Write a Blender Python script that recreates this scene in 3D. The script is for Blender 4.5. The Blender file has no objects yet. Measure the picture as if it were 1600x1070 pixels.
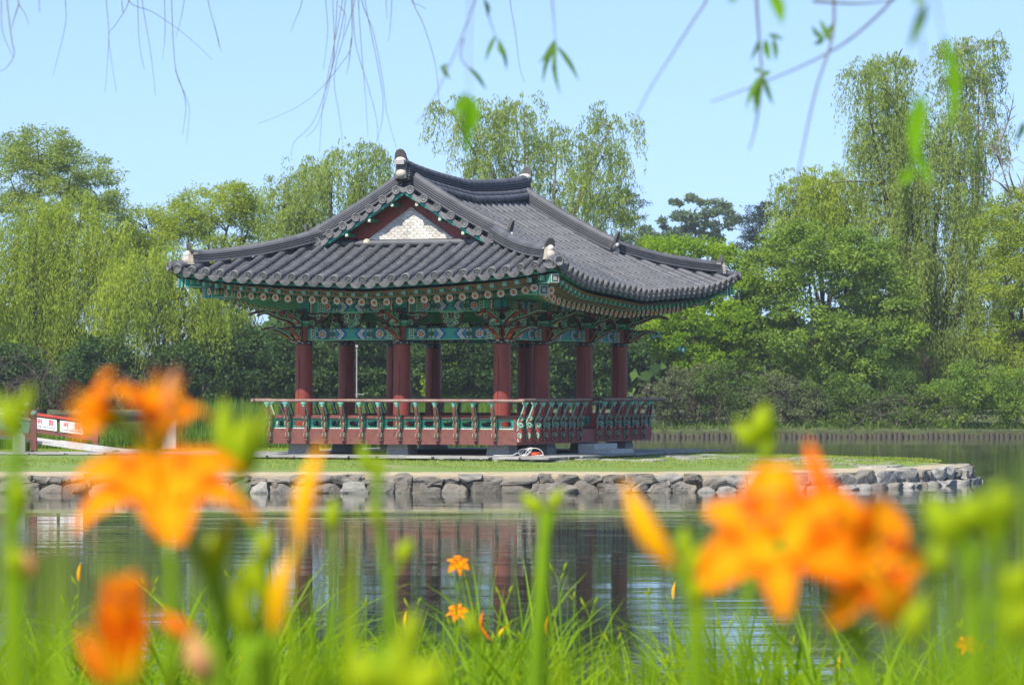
import bpy, math, random
import numpy as np
from mathutils import Vector, Matrix
from math import radians as R, sin, cos, pi, sqrt, atan2
random.seed(7); rng = np.random.default_rng(11)
SC = bpy.context.scene
COL = SC.collection

# ------------------------------------------------------------------ camera
F, HOR, CZ = 5720.0, 604.0, 2.0          # focal length and horizon row in photo pixels, eye height over the water
cam = bpy.data.cameras.new('camera'); camo = bpy.data.objects.new('camera', cam); COL.objects.link(camo)
camo.location = (0, 0, CZ); camo.rotation_euler = (R(90), 0, 0)
cam.sensor_width = 36; cam.lens = F/1600*36; cam.shift_y = (HOR-535)/1600
cam.clip_start = .1; cam.clip_end = 6000
cam.dof.use_dof = True; cam.dof.focus_distance = 54; cam.dof.aperture_fstop = 8.6
SC.camera = camo
# ------------------------------------------------------------------ world and sun
SUN_EL, SUN_AZ = 50.0, 213.0             # azimuth of the sun clockwise from +Y
w = bpy.data.worlds.new('World'); SC.world = w; w.use_nodes = True
nt = w.node_tree; bg = nt.nodes['Background']
sky = nt.nodes.new('ShaderNodeTexSky'); sky.sky_type = 'NISHITA'; sky.sun_disc = False
sky.sun_elevation = R(SUN_EL); sky.sun_rotation = R(SUN_AZ)
sky.altitude = 0; sky.air_density = 1.0; sky.dust_density = .25; sky.ozone_density = 2.3
tcw = nt.nodes.new('ShaderNodeTexCoord'); mpw = nt.nodes.new('ShaderNodeMapping'); mpw.vector_type = 'POINT'
mpw.inputs['Location'].default_value = (0, 0, .17); mpw.inputs['Scale'].default_value = (1, 1, .9)   # hazy-free blue down to the tree line
nt.links.new(tcw.outputs['Generated'], mpw.inputs[0]); nt.links.new(mpw.outputs[0], sky.inputs[0])
nt.links.new(sky.outputs[0], bg.inputs[0]); bg.inputs[1].default_value = .137
sl = bpy.data.lights.new('sun', 'SUN'); sl.energy = 4.3; sl.angle = R(.6); sl.color = (1, .94, .84)
so = bpy.data.objects.new('sun', sl); COL.objects.link(so); so.location = (-20, -20, 40)
d = Vector((sin(R(SUN_AZ))*cos(R(SUN_EL)), cos(R(SUN_AZ))*cos(R(SUN_EL)), sin(R(SUN_EL))))
so.rotation_euler = d.to_track_quat('Z', 'Y').to_euler()
SC.view_settings.view_transform = 'Standard'; SC.view_settings.look = 'None'
SC.view_settings.exposure = .9; SC.view_settings.gamma = 1
SC.render.engine = 'CYCLES'
SC.cycles.use_denoising = True
SC.cycles.max_bounces = 6; SC.cycles.diffuse_bounces = 3; SC.cycles.glossy_bounces = 3
SC.cycles.transmission_bounces = 4; SC.cycles.transparent_max_bounces = 8
SC.cycles.sample_clamp_indirect = 6

HAZE = .0003
def at(px, py, Y):
    return Vector(((px-800)/F*Y, Y, CZ+(HOR-py)/F*Y))

# ------------------------------------------------------------------ materials
def lin(c):
    return tuple(((v/255)/12.92 if v/255 <= .04045 else ((v/255+.055)/1.055)**2.4) for v in c)
MATS = {}
def mat(name, c, c2=None, scale=6, rough=.7, bump=0, bscale=None, stretch=(1, 1, 1), detail=5, spec=.4, metal=0, island=0, thr=None, c3=None):
    """procedural surface: two colours mixed by noise (c, c2 in 0..1 linear), optional grain bump"""
    if name in MATS: return MATS[name]
    m = bpy.data.materials.new(name); m.use_nodes = True; n = m.node_tree.nodes; l = m.node_tree.links
    b = n['Principled BSDF']; b.inputs['Roughness'].default_value = rough
    b.inputs['Specular IOR Level'].default_value = spec; b.inputs['Metallic'].default_value = metal
    if c2 is None: c2 = tuple(v*.78 for v in c)
    tc = n.new('ShaderNodeTexCoord'); mp = n.new('ShaderNodeMapping'); mp.inputs['Scale'].default_value = stretch
    l.new(tc.outputs['Object'], mp.inputs[0])
    tx = n.new('ShaderNodeTexNoise'); tx.inputs['Scale'].default_value = scale; tx.inputs['Detail'].default_value = detail
    tx.inputs['Roughness'].default_value = .65
    l.new(mp.outputs[0], tx.inputs['Vector'])
    rp = n.new('ShaderNodeValToRGB'); a, z = thr or (.32, .68)
    rp.color_ramp.elements[0].position = a; rp.color_ramp.elements[1].position = z
    rp.color_ramp.elements[0].color = (*c, 1); rp.color_ramp.elements[1].color = (*c2, 1)
    if c3:
        e = rp.color_ramp.elements.new((a+z)/2+.06); e.color = (*c3, 1)
    l.new(tx.outputs['Fac'], rp.inputs[0]); out = rp.outputs[0]
    if island:
        g = n.new('ShaderNodeNewGeometry'); mr = n.new('ShaderNodeMapRange')
        mr.inputs['To Min'].default_value = 1-island; mr.inputs['To Max'].default_value = 1+island
        l.new(g.outputs['Random Per Island'], mr.inputs['Value'])
        hs = n.new('ShaderNodeHueSaturation'); l.new(mr.outputs[0], hs.inputs['Value']); l.new(out, hs.inputs['Color']); out = hs.outputs[0]
    l.new(out, b.inputs['Base Color'])
    if bump:
        t2 = n.new('ShaderNodeTexNoise'); t2.inputs['Scale'].default_value = bscale or scale*4; t2.inputs['Detail'].default_value = 4
        l.new(mp.outputs[0], t2.inputs['Vector'])
        bp = n.new('ShaderNodeBump'); bp.inputs['Strength'].default_value = bump; bp.inputs['Distance'].default_value = .02
        l.new(t2.outputs['Fac'], bp.inputs['Height']); l.new(bp.outputs[0], b.inputs['Normal'])
    MATS[name] = m; return m

def leafmat(name, c, c2, trans=.45, nscale=.5, rough=.6):
    """foliage: per-leaf and per-clump colour, light passes through"""
    m = bpy.data.materials.new(name); m.use_nodes = True; n = m.node_tree.nodes; l = m.node_tree.links
    n.remove(n['Principled BSDF']); out = n['Material Output']
    g = n.new('ShaderNodeNewGeometry'); tc = n.new('ShaderNodeTexCoord')
    tx = n.new('ShaderNodeTexNoise'); tx.inputs['Scale'].default_value = nscale; tx.inputs['Detail'].default_value = 2
    l.new(tc.outputs['Object'], tx.inputs['Vector'])
    ma = n.new('ShaderNodeMath'); ma.operation = 'MULTIPLY_ADD'; ma.inputs[1].default_value = .55
    l.new(g.outputs['Random Per Island'], ma.inputs[0]); 
    m2 = n.new('ShaderNodeMath'); m2.operation = 'MULTIPLY_ADD'; m2.inputs[1].default_value = 1.7; m2.inputs[2].default_value = -.62
    l.new(tx.outputs['Fac'], m2.inputs[0]); l.new(m2.outputs[0], ma.inputs[2])
    mx = n.new('ShaderNodeMix'); mx.data_type = 'RGBA'; mx.clamp_factor = True
    mx.inputs[6].default_value = (*c, 1); mx.inputs[7].default_value = (*c2, 1)
    l.new(ma.outputs[0], mx.inputs[0])
    df = n.new('ShaderNodeBsdfPrincipled'); df.inputs['Roughness'].default_value = rough; df.inputs['Specular IOR Level'].default_value = .1
    tr = n.new('ShaderNodeBsdfTranslucent'); l.new(mx.outputs[2], df.inputs['Base Color'])
    hs = n.new('ShaderNodeHueSaturation'); hs.inputs['Hue'].default_value = .485; hs.inputs['Saturation'].default_value = 1.15; hs.inputs['Value'].default_value = 1.5
    l.new(mx.outputs[2], hs.inputs['Color']); l.new(hs.outputs[0], tr.inputs['Color'])
    ms = n.new('ShaderNodeMixShader'); ms.inputs[0].default_value = trans
    l.new(df.outputs[0], ms.inputs[1]); l.new(tr.outputs[0], ms.inputs[2]); l.new(ms.outputs[0], out.inputs[0])
    return m

tile = mat('roof_tile', (.094, .095, .102), (.050, .052, .058), scale=2.2, rough=.62, bump=.25, bscale=30, island=.16, spec=.45, c3=(.074, .076, .084))
tile_end = mat('roof_tile_end', (.17, .165, .16), (.085, .085, .088), scale=9, rough=.75, bump=.3, bscale=40, island=.15)
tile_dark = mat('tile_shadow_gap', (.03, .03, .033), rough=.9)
plaster = mat('lime_plaster', (.50, .43, .34), (.27, .24, .20), scale=5, rough=.9, bump=.4, bscale=25)
plaster_w = mat('white_plaster', (.62, .59, .53), (.40, .37, .33), scale=7, rough=.9, bump=.3)
red = mat('red_brown_paint', (.27, .044, .028), (.17, .030, .021), scale=3, rough=.55, bump=.18, bscale=18, stretch=(3, 3, .5))
redp = mat('faded_red_paint', (.125, .036, .027), (.080, .024, .019), scale=7, rough=.65, bump=.2, bscale=20, c3=(.16, .058, .045))
reddk = mat('dark_red_paint', (.10, .024, .022), (.06, .016, .016), scale=5, rough=.6)
teal = mat('teal_paint', (.006, .28, .20), (.005, .20, .15), scale=4, rough=.5, bump=.1)
green = mat('green_paint', (.035, .25, .13), (.02, .15, .085), scale=6, rough=.55)
greendk = mat('dark_green_paint', (.016, .085, .052), (.01, .05, .035), scale=6, rough=.6)
mint = mat('mint_paint', (.22, .52, .40), (.13, .36, .27), scale=10, rough=.6)
mintg = mat('soft_green_paint', (.28, .54, .31), (.17, .38, .22), scale=10, rough=.6)
blue = mat('blue_paint', (.02, .09, .45), (.015, .06, .30), scale=8, rough=.5)
white = mat('cream_paint', (.66, .64, .54), (.46, .45, .38), scale=9, rough=.6)
black = mat('black_paint', (.012, .012, .013), (.02, .02, .02), scale=9, rough=.5)
orange = mat('orange_paint', (.62, .15, .035), (.45, .09, .03), scale=9, rough=.55)
yellow = mat('yellow_paint', (.60, .38, .07), (.42, .26, .05), scale=9, rough=.55)
soffit = mat('patterned_soffit', (.20, .085, .04), (.05, .09, .05), scale=26, rough=.7, thr=(.44, .56), c3=(.28, .16, .08))
ceil = mat('dark_ceiling', (.03, .04, .03), (.05, .03, .02), scale=8, rough=.8)
iron = mat('black_iron', (.015, .015, .016), rough=.45, spec=.5)
stud = mat('pale_metal', (.5, .5, .5), rough=.4)
granite = mat('granite', (.36, .35, .33), (.24, .235, .225), scale=30, rough=.85, bump=.2, bscale=60)
rock = mat('bank_stone', (.175, .15, .115), (.045, .042, .037), scale=3.2, rough=.95, bump=1.0, bscale=14, island=.3, c3=(.155, .14, .118), detail=8)
wood = mat('old_wood', (.10, .085, .062), (.045, .04, .03), scale=8, rough=.9, bump=.5, stretch=(4, 4, .6))
bark = mat('bark', (.085, .065, .048), (.035, .028, .022), scale=5, rough=.95, bump=.6, stretch=(3, 3, .7))
barkp = mat('pale_bark', (.26, .22, .18), (.14, .12, .10), scale=5, rough=.95)
twigm = mat('twig_bark', (.16, .135, .10), (.09, .075, .06), scale=9, rough=.8)

# ------------------------------------------------------------------ mesh builder
class MB:
    def __init__(s): s.v = []; s.f = []; s.mi = []; s.mats = []; s.sm = []
    def m(s, mt):
        if mt not in s.mats: s.mats.append(mt)
        return s.mats.index(mt)
    def add(s, vs, fs, mt, smooth=False):
        o = len(s.v); s.v.extend([tuple(v) for v in vs]); i = s.m(mt)
        for f in fs: s.f.append([k+o for k in f]); s.mi.append(i); s.sm.append(smooth)
    def box(s, c, sz, mt, rot=None, taper=1.0, fr=None):
        hx, hy, hz = sz[0]/2, sz[1]/2, sz[2]/2; vs = []
        for z in (-1, 1):
            k = taper if z > 0 else 1
            for x, y in ((-1, -1), (1, -1), (1, 1), (-1, 1)):
                p = Vector((x*hx*k, y*hy*k, z*hz))
                if rot is not None: p = rot @ p
                vs.append(p+Vector(c))
        s.add(vs, [(0, 3, 2, 1), (4, 5, 6, 7), (0, 1, 5, 4), (1, 2, 6, 5), (2, 3, 7, 6), (3, 0, 4, 7)], mt)
    def bar(s, a, b, wd, ht, mt, up=Vector((0, 0, 1)), off=0):
        a = Vector(a); b = Vector(b); t = (b-a).normalized(); sd = t.cross(up).normalized(); u = sd.cross(t)
        vs = []
        for p in (a, b):
            for i, j in ((-1, -1), (1, -1), (1, 1), (-1, 1)): vs.append(p+sd*(i*wd/2)+u*(j*ht/2+off))
        s.add(vs, [(0, 1, 2, 3), (7, 6, 5, 4), (0, 4, 5, 1), (1, 5, 6, 2), (2, 6, 7, 3), (3, 7, 4, 0)], mt)
    def tube(s, pts, rad, mt, n=8, cap=True, smooth=True):
        pts = [Vector(p) for p in pts]; k = len(pts)
        if not hasattr(rad, '__len__'): rad = [rad]*k
        vs = []; t0 = (pts[1]-pts[0]).normalized()
        ref = Vector((0, 0, 1)) if abs(t0.z) < .9 else Vector((1, 0, 0))
        u = t0.cross(ref).normalized()
        for i in range(k):
            t = (pts[min(i+1, k-1)]-pts[max(i-1, 0)])
            t = t.normalized() if t.length > 1e-9 else t0
            u = (u - t*u.dot(t)).normalized(); w_ = t.cross(u)
            for j in range(n):
                a = 2*pi*j/n; vs.append(pts[i]+(u*cos(a)+w_*sin(a))*rad[i])
        fs = [(i*n+j, i*n+(j+1) % n, (i+1)*n+(j+1) % n, (i+1)*n+j) for i in range(k-1) for j in range(n)]
        s.add(vs, fs, mt, smooth)
        if cap:
            s.add([vs[j] for j in range(n)], [tuple(range(n-1, -1, -1))], mt)
            s.add([vs[(k-1)*n+j] for j in range(n)], [tuple(range(n))], mt)
    def lathe(s, base, prof, mt, n=16, axis=Vector((0, 0, 1)), smooth=True):
        q = axis.to_track_quat('Z', 'Y').to_matrix(); vs = []
        for r, z in prof:
            for j in range(n):
                a = 2*pi*j/n; vs.append(Vector(base)+q@Vector((r*cos(a), r*sin(a), z)))
        k = len(prof)
        s.add(vs, [(i*n+j, i*n+(j+1) % n, (i+1)*n+(j+1) % n, (i+1)*n+j) for i in range(k-1) for j in range(n)], mt, smooth)
    def ball(s, c, r, mt, n=12, sz=1.0):
        s.lathe(c, [(r*sin(pi*i/8)+1e-5, -r*cos(pi*i/8)*sz) for i in range(9)], mt, n)
    def extr(s, out, fr, th, mt, mside=None):
        """outline (u,v) extruded by th along the frame normal; fr = (origin, u, v)"""
        o, u, v = fr; nn = u.cross(v).normalized(); k = len(out)
        a = [o+u*p[0]+v*p[1]+nn*(th/2) for p in out]; b = [o+u*p[0]+v*p[1]-nn*(th/2) for p in out]
        s.add(a, [tuple(range(k))], mt); s.add(b, [tuple(range(k-1, -1, -1))], mt)
        s.add(a+b, [(i, i+k, (i+1) % k+k, (i+1) % k) for i in range(k)], mside or mt)
    def poly(s, pts, fr, off, mt):
        o, u, v = fr; nn = u.cross(v).normalized()
        s.add([o+u*p[0]+v*p[1]+nn*off for p in pts], [tuple(range(len(pts)))], mt)
    def rib(s, pts, fr, off, wd, mt, th=.008, taper=True):
        """flat raised ribbon along a 2-D line"""
        o, u, v = fr; nn = u.cross(v).normalized(); k = len(pts); L = []; Rr = []
        for i in range(k):
            a = pts[max(i-1, 0)]; b = pts[min(i+1, k-1)]; dx, dy = b[0]-a[0], b[1]-a[1]; q = sqrt(dx*dx+dy*dy) or 1
            ww = wd/2*(1-.55*i/(k-1) if taper else 1); nx, ny = -dy/q*ww, dx/q*ww
            L.append((pts[i][0]+nx, pts[i][1]+ny)); Rr.append((pts[i][0]-nx, pts[i][1]-ny))
        sg = 1 if off > 0 else -1
        T = [o+u*p[0]+v*p[1]+nn*(off+sg*th) for p in L]+[o+u*p[0]+v*p[1]+nn*(off+sg*th) for p in Rr]
        B = [o+u*p[0]+v*p[1]+nn*(off) for p in L]+[o+u*p[0]+v*p[1]+nn*(off) for p in Rr]
        fs = []
        for i in range(k-1): fs += [(i, i+1, k+i+1, k+i), (i, 2*k+i, 2*k+i+1, i+1), (k+i, k+i+1, 3*k+i+1, 3*k+i)]
        s.add(T+B, fs, mt)
    def build(s, name, parent=None, **tags):
        me = bpy.data.meshes.new(name); me.from_pydata(s.v, [], s.f)
        for mt in s.mats: me.materials.append(mt)
        me.polygons.foreach_set('material_index', s.mi); me.polygons.foreach_set('use_smooth', s.sm); me.update()
        o = bpy.data.objects.new(name, me); COL.objects.link(o)
        if parent: o.parent = parent
        tag(o, **tags); return o

def tag(o, label=None, cat=None, group=None, kind=None):
    if label: o['label'] = label
    if cat: o['category'] = cat
    if group: o['group'] = group
    if kind: o['kind'] = kind
    return o
def empty(name, loc, rz=0, **tags):
    o = bpy.data.objects.new(name, None); COL.objects.link(o); o.location = loc; o.rotation_euler = (0, 0, rz)
    return tag(o, **tags)
def npmesh(name, V, Fc, mats, parent=None, mi=None, smooth=False, uv=None, **tags):
    """V (n,3), Fc (m,4) arrays of quads -> object"""
    me = bpy.data.meshes.new(name); n = len(V); m = len(Fc); k = Fc.shape[1]
    me.vertices.add(n); me.vertices.foreach_set('co', np.asarray(V, np.float32).ravel())
    me.loops.add(m*k); me.loops.foreach_set('vertex_index', np.asarray(Fc, np.int32).ravel())
    me.polygons.add(m); me.polygons.foreach_set('loop_start', np.arange(0, m*k, k, dtype=np.int32))
    if mi is not None: me.polygons.foreach_set('material_index', np.asarray(mi, np.int32))
    if smooth: me.polygons.foreach_set('use_smooth', np.ones(m, bool))
    for mt in mats: me.materials.append(mt)
    me.update(calc_edges=True)
    o = bpy.data.objects.new(name, me); COL.objects.link(o)
    if parent: o.parent = parent
    return tag(o, **tags)

def spiral(cx, cy, r, a0, turns, sgn=1, n=14, r1=.15):
    return [(cx+(r*(1-i/n)+r*r1*i/n)*cos(a0+sgn*2*pi*turns*i/n), cy+(r*(1-i/n)+r*r1*i/n)*sin(a0+sgn*2*pi*turns*i/n)) for i in range(n+1)]
def bez(p, n=10):
    o = []
    for i in range(n+1):
        t = i/n; q = [Vector(x) for x in p]
        while len(q) > 1: q = [q[j].lerp(q[j+1], t) for j in range(len(q)-1)]
        o.append(q[0])
    return o
def disc(c, r, n=14, a0=0): return [(c[0]+r*cos(a0+2*pi*i/n), c[1]+r*sin(a0+2*pi*i/n)) for i in range(n)]
Z = Vector((0, 0, 1))

# ================================================================== SETTING
def watermat():
    m = bpy.data.materials.new('pond_water'); m.use_nodes = True; n = m.node_tree.nodes; l = m.node_tree.links
    b = n['Principled BSDF']; b.inputs['Base Color'].default_value = (.030, .040, .026, 1); b.inputs['Roughness'].default_value = .03
    b.inputs['IOR'].default_value = 1.33; b.inputs['Specular IOR Level'].default_value = .5
    tc = n.new('ShaderNodeTexCoord'); hs = []
    for sc, st, det, amp in ((1.0, (.30, 1.2, 1), 2, .75), (1.0, (1.1, 4.0, 1), 3, .26), (1.0, (.05, .16, 1), 2, 1.2)):
        mp = n.new('ShaderNodeMapping'); mp.inputs['Scale'].default_value = st; l.new(tc.outputs['Object'], mp.inputs[0])
        t = n.new('ShaderNodeTexNoise'); t.inputs['Scale'].default_value = sc; t.inputs['Detail'].default_value = det; l.new(mp.outputs[0], t.inputs['Vector'])
        mu = n.new('ShaderNodeMath'); mu.operation = 'MULTIPLY'; mu.inputs[1].default_value = amp; l.new(t.outputs['Fac'], mu.inputs[0]); hs.append(mu)
    # patches of calm and of breeze
    mp = n.new('ShaderNodeMapping'); mp.inputs['Scale'].default_value = (.05, .12, 1); l.new(tc.outputs['Object'], mp.inputs[0])
    t2 = n.new('ShaderNodeTexNoise'); t2.inputs['Scale'].default_value = 1.2; t2.inputs['Detail'].default_value = 3; l.new(mp.outputs[0], t2.inputs['Vector'])
    mr = n.new('ShaderNodeMapRange'); mr.inputs['From Min'].default_value = .4; mr.inputs['From Max'].default_value = .62
    mr.inputs['To Min'].default_value = .35; mr.inputs['To Max'].default_value = 1.5; l.new(t2.outputs['Fac'], mr.inputs['Value'])
    a1 = n.new('ShaderNodeMath'); a1.operation = 'ADD'; l.new(hs[0].outputs[0], a1.inputs[0]); l.new(hs[1].outputs[0], a1.inputs[1])
    m3 = n.new('ShaderNodeMath'); m3.operation = 'MULTIPLY'; l.new(a1.outputs[0], m3.inputs[0]); l.new(mr.outputs[0], m3.inputs[1])
    a2 = n.new('ShaderNodeMath'); a2.operation = 'ADD'; l.new(m3.outputs[0], a2.inputs[0]); l.new(hs[2].outputs[0], a2.inputs[1])
    bp = n.new('ShaderNodeBump'); bp.inputs['Strength'].default_value = 1; bp.inputs['Distance'].default_value = .0085
    l.new(a2.outputs[0], bp.inputs['Height']); l.new(bp.outputs[0], b.inputs['Normal'])
    return m
mb = MB(); mb.add([(-400, 8, 0), (400, 8, 0), (400, 150, 0), (-400, 150, 0)], [(0, 1, 2, 3)], watermat())
mb.build('water', kind='structure')

soil = mat('bank_soil', (.10, .12, .04), (.05, .055, .025), scale=2.5, rough=1, bump=.6, bscale=12)
turf = mat('turf', (.13, .20, .04), (.26, .24, .12), scale=1.1, rough=1, bump=.5, bscale=25, detail=9, thr=(.45, .72), c3=(.14, .19, .04))
sand = mat('pale_sandy_edge', (.42, .34, .22), (.30, .25, .16), scale=3, rough=1, bump=.4, bscale=25)
paving = mat('grey_paving', (.34, .33, .31), (.22, .21, .19), scale=2.4, rough=.95, bump=.3, island=.15)
# far land up to the horizon
mb = MB()
xs = [-3000, -400, -200, -120, -60, -30, -12, 0, 12, 30, 60, 120, 200, 400, 3000]
fr_ = [(x, 143.3+(.9*sin(x*.07)+.5*sin(x*.19+1) if abs(x) < 300 else 0)) for x in xs]
V = []
for x, y in fr_: V += [(x, y, -.6), (x, y, .28), (x, y+6, .8), (x, y+60, 1.0), (x*1.5, 5000, 1.0)]
mb.add(V, [(i*5+j, (i+1)*5+j, (i+1)*5+j+1, i*5+j+1) for i in range(len(xs)-1) for j in range(4)], soil)
mb.build('ground', kind='structure')
# bed of the pond and the near bank in one sloping sheet
mb = MB(); prof = [(-30, 1.0), (-5, .95), (3, .9), (8, .72), (13, .5), (16.5, .32), (18.5, .1), (20, -.4), (30, -1.2), (150, -1.5)]
xs = [-300]+[i*1.0 for i in range(-20, 21)]+[300]
V = [(x, y+(.5*sin(x*.8)+.3*sin(x*2.1) if 12 < y < 25 else 0), z+(.04*sin(x*1.7+y) if z > .2 else 0)) for x in xs for y, z in prof]
k = len(prof)
mb.add(V, [(i*k+j, (i+1)*k+j, (i+1)*k+j+1, i*k+j+1) for i in range(len(xs)-1) for j in range(k-1)], soil, True)
mb.build('near_bank', kind='structure')

# island: outline at the waterline, counter-clockwise
OUT = [(-30, 69.2), (-12, 69.2), (-6, 68.9), (0, 69.0), (3.5, 69.3), (5.6, 70.2), (7.3, 72.0), (8.7, 74.2), (9.5, 76.2), (9.75, 77.8), (9.5, 79.6), (8.9, 81.0), (7.6, 82.9), (5.2, 86.5), (1.5, 89.5), (-5, 91), (-12, 90), (-17, 88), (-30, 87)]
def crom(P, n=6):
    o = []
    for i in range(len(P)-1):
        a = P[max(i-1, 0)]; b = P[i]; c = P[i+1]; d_ = P[min(i+2, len(P)-1)]
        for j in range(n):
            t = j/n
            o.append(tuple(.5*((2*b[q])+(-a[q]+c[q])*t+(2*a[q]-5*b[q]+4*c[q]-d_[q])*t*t+(-a[q]+3*b[q]-3*c[q]+d_[q])*t**3) for q in range(len(b))))
    o.append(P[-1]); return o
out = crom(OUT)
GZ = .57                                   # ground level at the pavilion
CT = (0, 78.5)
def inset(p, d_):
    i = out.index(p); a = Vector(out[max(i-1, 0)]); b = Vector(out[min(i+1, len(out)-1)]); t = (b-a).normalized()
    return Vector(p)+Vector((-t.y, t.x))*d_
mb = MB(); rings = []
for dd, z in ((.16, -.3), (.16, .325), (.95, .375), (1.9, .44), (3.2, .50)):
    rings.append([(*inset(p, dd+(.28*sin(p[0]*1.9)+.2*sin(p[0]*4.3+p[1]) if dd == .95 else 0)), z) for p in out])
n_ = len(out)
for i in range(4):
    mb.add(rings[i]+rings[i+1], [(j, j+1, n_+j+1, n_+j) for j in range(n_-1)], sand if i < 2 else turf, True)
# fan to a spine inside
spine = [(min(max(p[0], -30), 4.6), 78.6, GZ-.02) for p in out]
mb.add(rings[4]+spine, [(j, j+1, n_+j+1, n_+j) for j in range(n_-1)], turf, True)
mb.build('island_ground', kind='structure')

# paving: apron round the pavilion and the flagstone path to the bridge and in the lawn
AN = .395; CA, SA = cos(AN), sin(AN)
NC = Vector((-.20, 74.86, 0))              # near corner column
def loc2w(x, y, z=0):                      # pavilion local (origin: middle of the column grid)
    return Vector((x*CA+y*SA, -x*SA+y*CA, z))
HX, HY = 2.25, 3.34
PC = NC-loc2w(HX, -HY)                     # centre on the ground
mb = MB()
def slab(c, sx, sy, rz, z0, th=.035, mt=paving):
    mb.box((c[0], c[1], z0+th/2), (sx, sy, th), mt, rot=Matrix.Rotation(rz, 3, 'Z'))
for i in range(-6, 7):
    for j in range(-8, 9):
        x, y = i*.62, j*.62
        if abs(x) < 2.0 and abs(y) < 3.1 : pass
        p = PC+loc2w(x+random.uniform(-.03, .03), y)
        slab(p, .585+random.uniform(-.03, .01), .585+random.uniform(-.03, .01), -AN, GZ-.012+random.uniform(0, .006))
mb.build('paving', kind='structure')
mb = MB()
for i in range(150):                       # flagstones to the bridge on the left
    x = random.uniform(-11.5, -4.2); y = 78.9+random.uniform(-.9, .9)+(x+8)*.05
    slab((x, y), random.uniform(.4, .8), random.uniform(.3, .55), random.uniform(-.2, .2), .552+random.uniform(0, .012), .03)
mb.build('path', kind='structure')
mb = MB()
def gz(x, y):
    dd = min(sqrt((x-a)**2+(y-b)**2) for a, b in out)
    return float(np.interp(dd, [.16, .95, 1.9, 3.2, 7], [.345, .385, .44, .50, .55]))
fl = mat('lawn_flagstone', (.36, .34, .31), (.22, .21, .18), scale=5, rough=.95, bump=.4, island=.25)
for i in range(190):                       # irregular flags sunk in the lawn to the right of the pavilion and in front
    x = random.uniform(-2, 8.0); y = random.uniform(73.0, 79.6)
    if x < 3.2 and y > 74.2 and random.random() < .9: continue
    if x > 3.2 and random.random() < .35: continue
    if x > 5 and y > 77.5: continue
    q = disc((0, 0), random.uniform(.12, .3), 7, random.random()*3); zz = gz(x, y)-.035+.012*random.random()
    qq = [(x+a*1.3*random.uniform(.8, 1.1), y+b*random.uniform(.8, 1.1)) for a, b in q]
    mb.add([(a, b, zz+.05) for a, b in qq]+[(a, b, zz-.1) for a, b in qq], [tuple(range(7))]+[(k, (k+1) % 7, (k+1) % 7+7, k+7) for k in range(7)], fl)
mb.build('stepping_stones', kind='structure')

# ================================================================== STONE BANK WALL
def stone(mb, c, sx, sy, sz, rz, mt, N=6):
    """rounded, chipped block"""
    pts = {}; vs = []; fs = []
    ph = [random.uniform(0, 6) for _ in range(6)]; sk = random.uniform(-.07, .07); cuts = [(Vector((random.gauss(0, 1), random.gauss(0, 1), random.gauss(0, 1))).normalized(), random.uniform(.78, 1.05)) for _ in range(9)]; tp = random.uniform(.8, 1.05)
    rot = Matrix.Rotation(rz, 3, 'Z')
    def vid(i, j, k):
        if (i, j, k) in pts: return pts[(i, j, k)]
        p = Vector((2*i/N-1, 2*j/N-1, 2*k/N-1)); q = p.normalized()
        q = p.lerp(q*1.28, .20)
        for cn, cd in cuts:
            e_ = q.dot(cn)-cd
            if e_ > 0: q = q-cn*e_*.9
        q *= 1+.07*sin(2.6*q.x+ph[0])*sin(2.2*q.z+ph[1])+.05*sin(5*q.x+ph[2])*sin(4*q.z+ph[3])+random.uniform(-.012, .012)
        q.x += sk*q.z; 
        if q.z > 0: q.x *= tp
        p = rot@Vector((q.x*sx/2, q.y*sy/2, q.z*sz/2))+Vector(c)
        vs.append(p); pts[(i, j, k)] = len(vs)-1; return len(vs)-1
    for a in range(N):
        for b in range(N):
            fs += [(vid(a, b, 0), vid(a, b+1, 0), vid(a+1, b+1, 0), vid(a+1, b, 0)), (vid(a, b, N), vid(a+1, b, N), vid(a+1, b+1, N), vid(a, b+1, N)),
                   (vid(a, 0, b), vid(a+1, 0, b), vid(a+1, 0, b+1), vid(a, 0, b+1)), (vid(a, N, b), vid(a, N, b+1), vid(a+1, N, b+1), vid(a+1, N, b)),
                   (vid(0, a, b), vid(0, a, b+1), vid(0, a+1, b+1), vid(0, a+1, b)), (vid(N, a, b), vid(N, a+1, b), vid(N, a+1, b+1), vid(N, a, b+1))]
    mb.add(vs, fs, mt, False)
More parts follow.
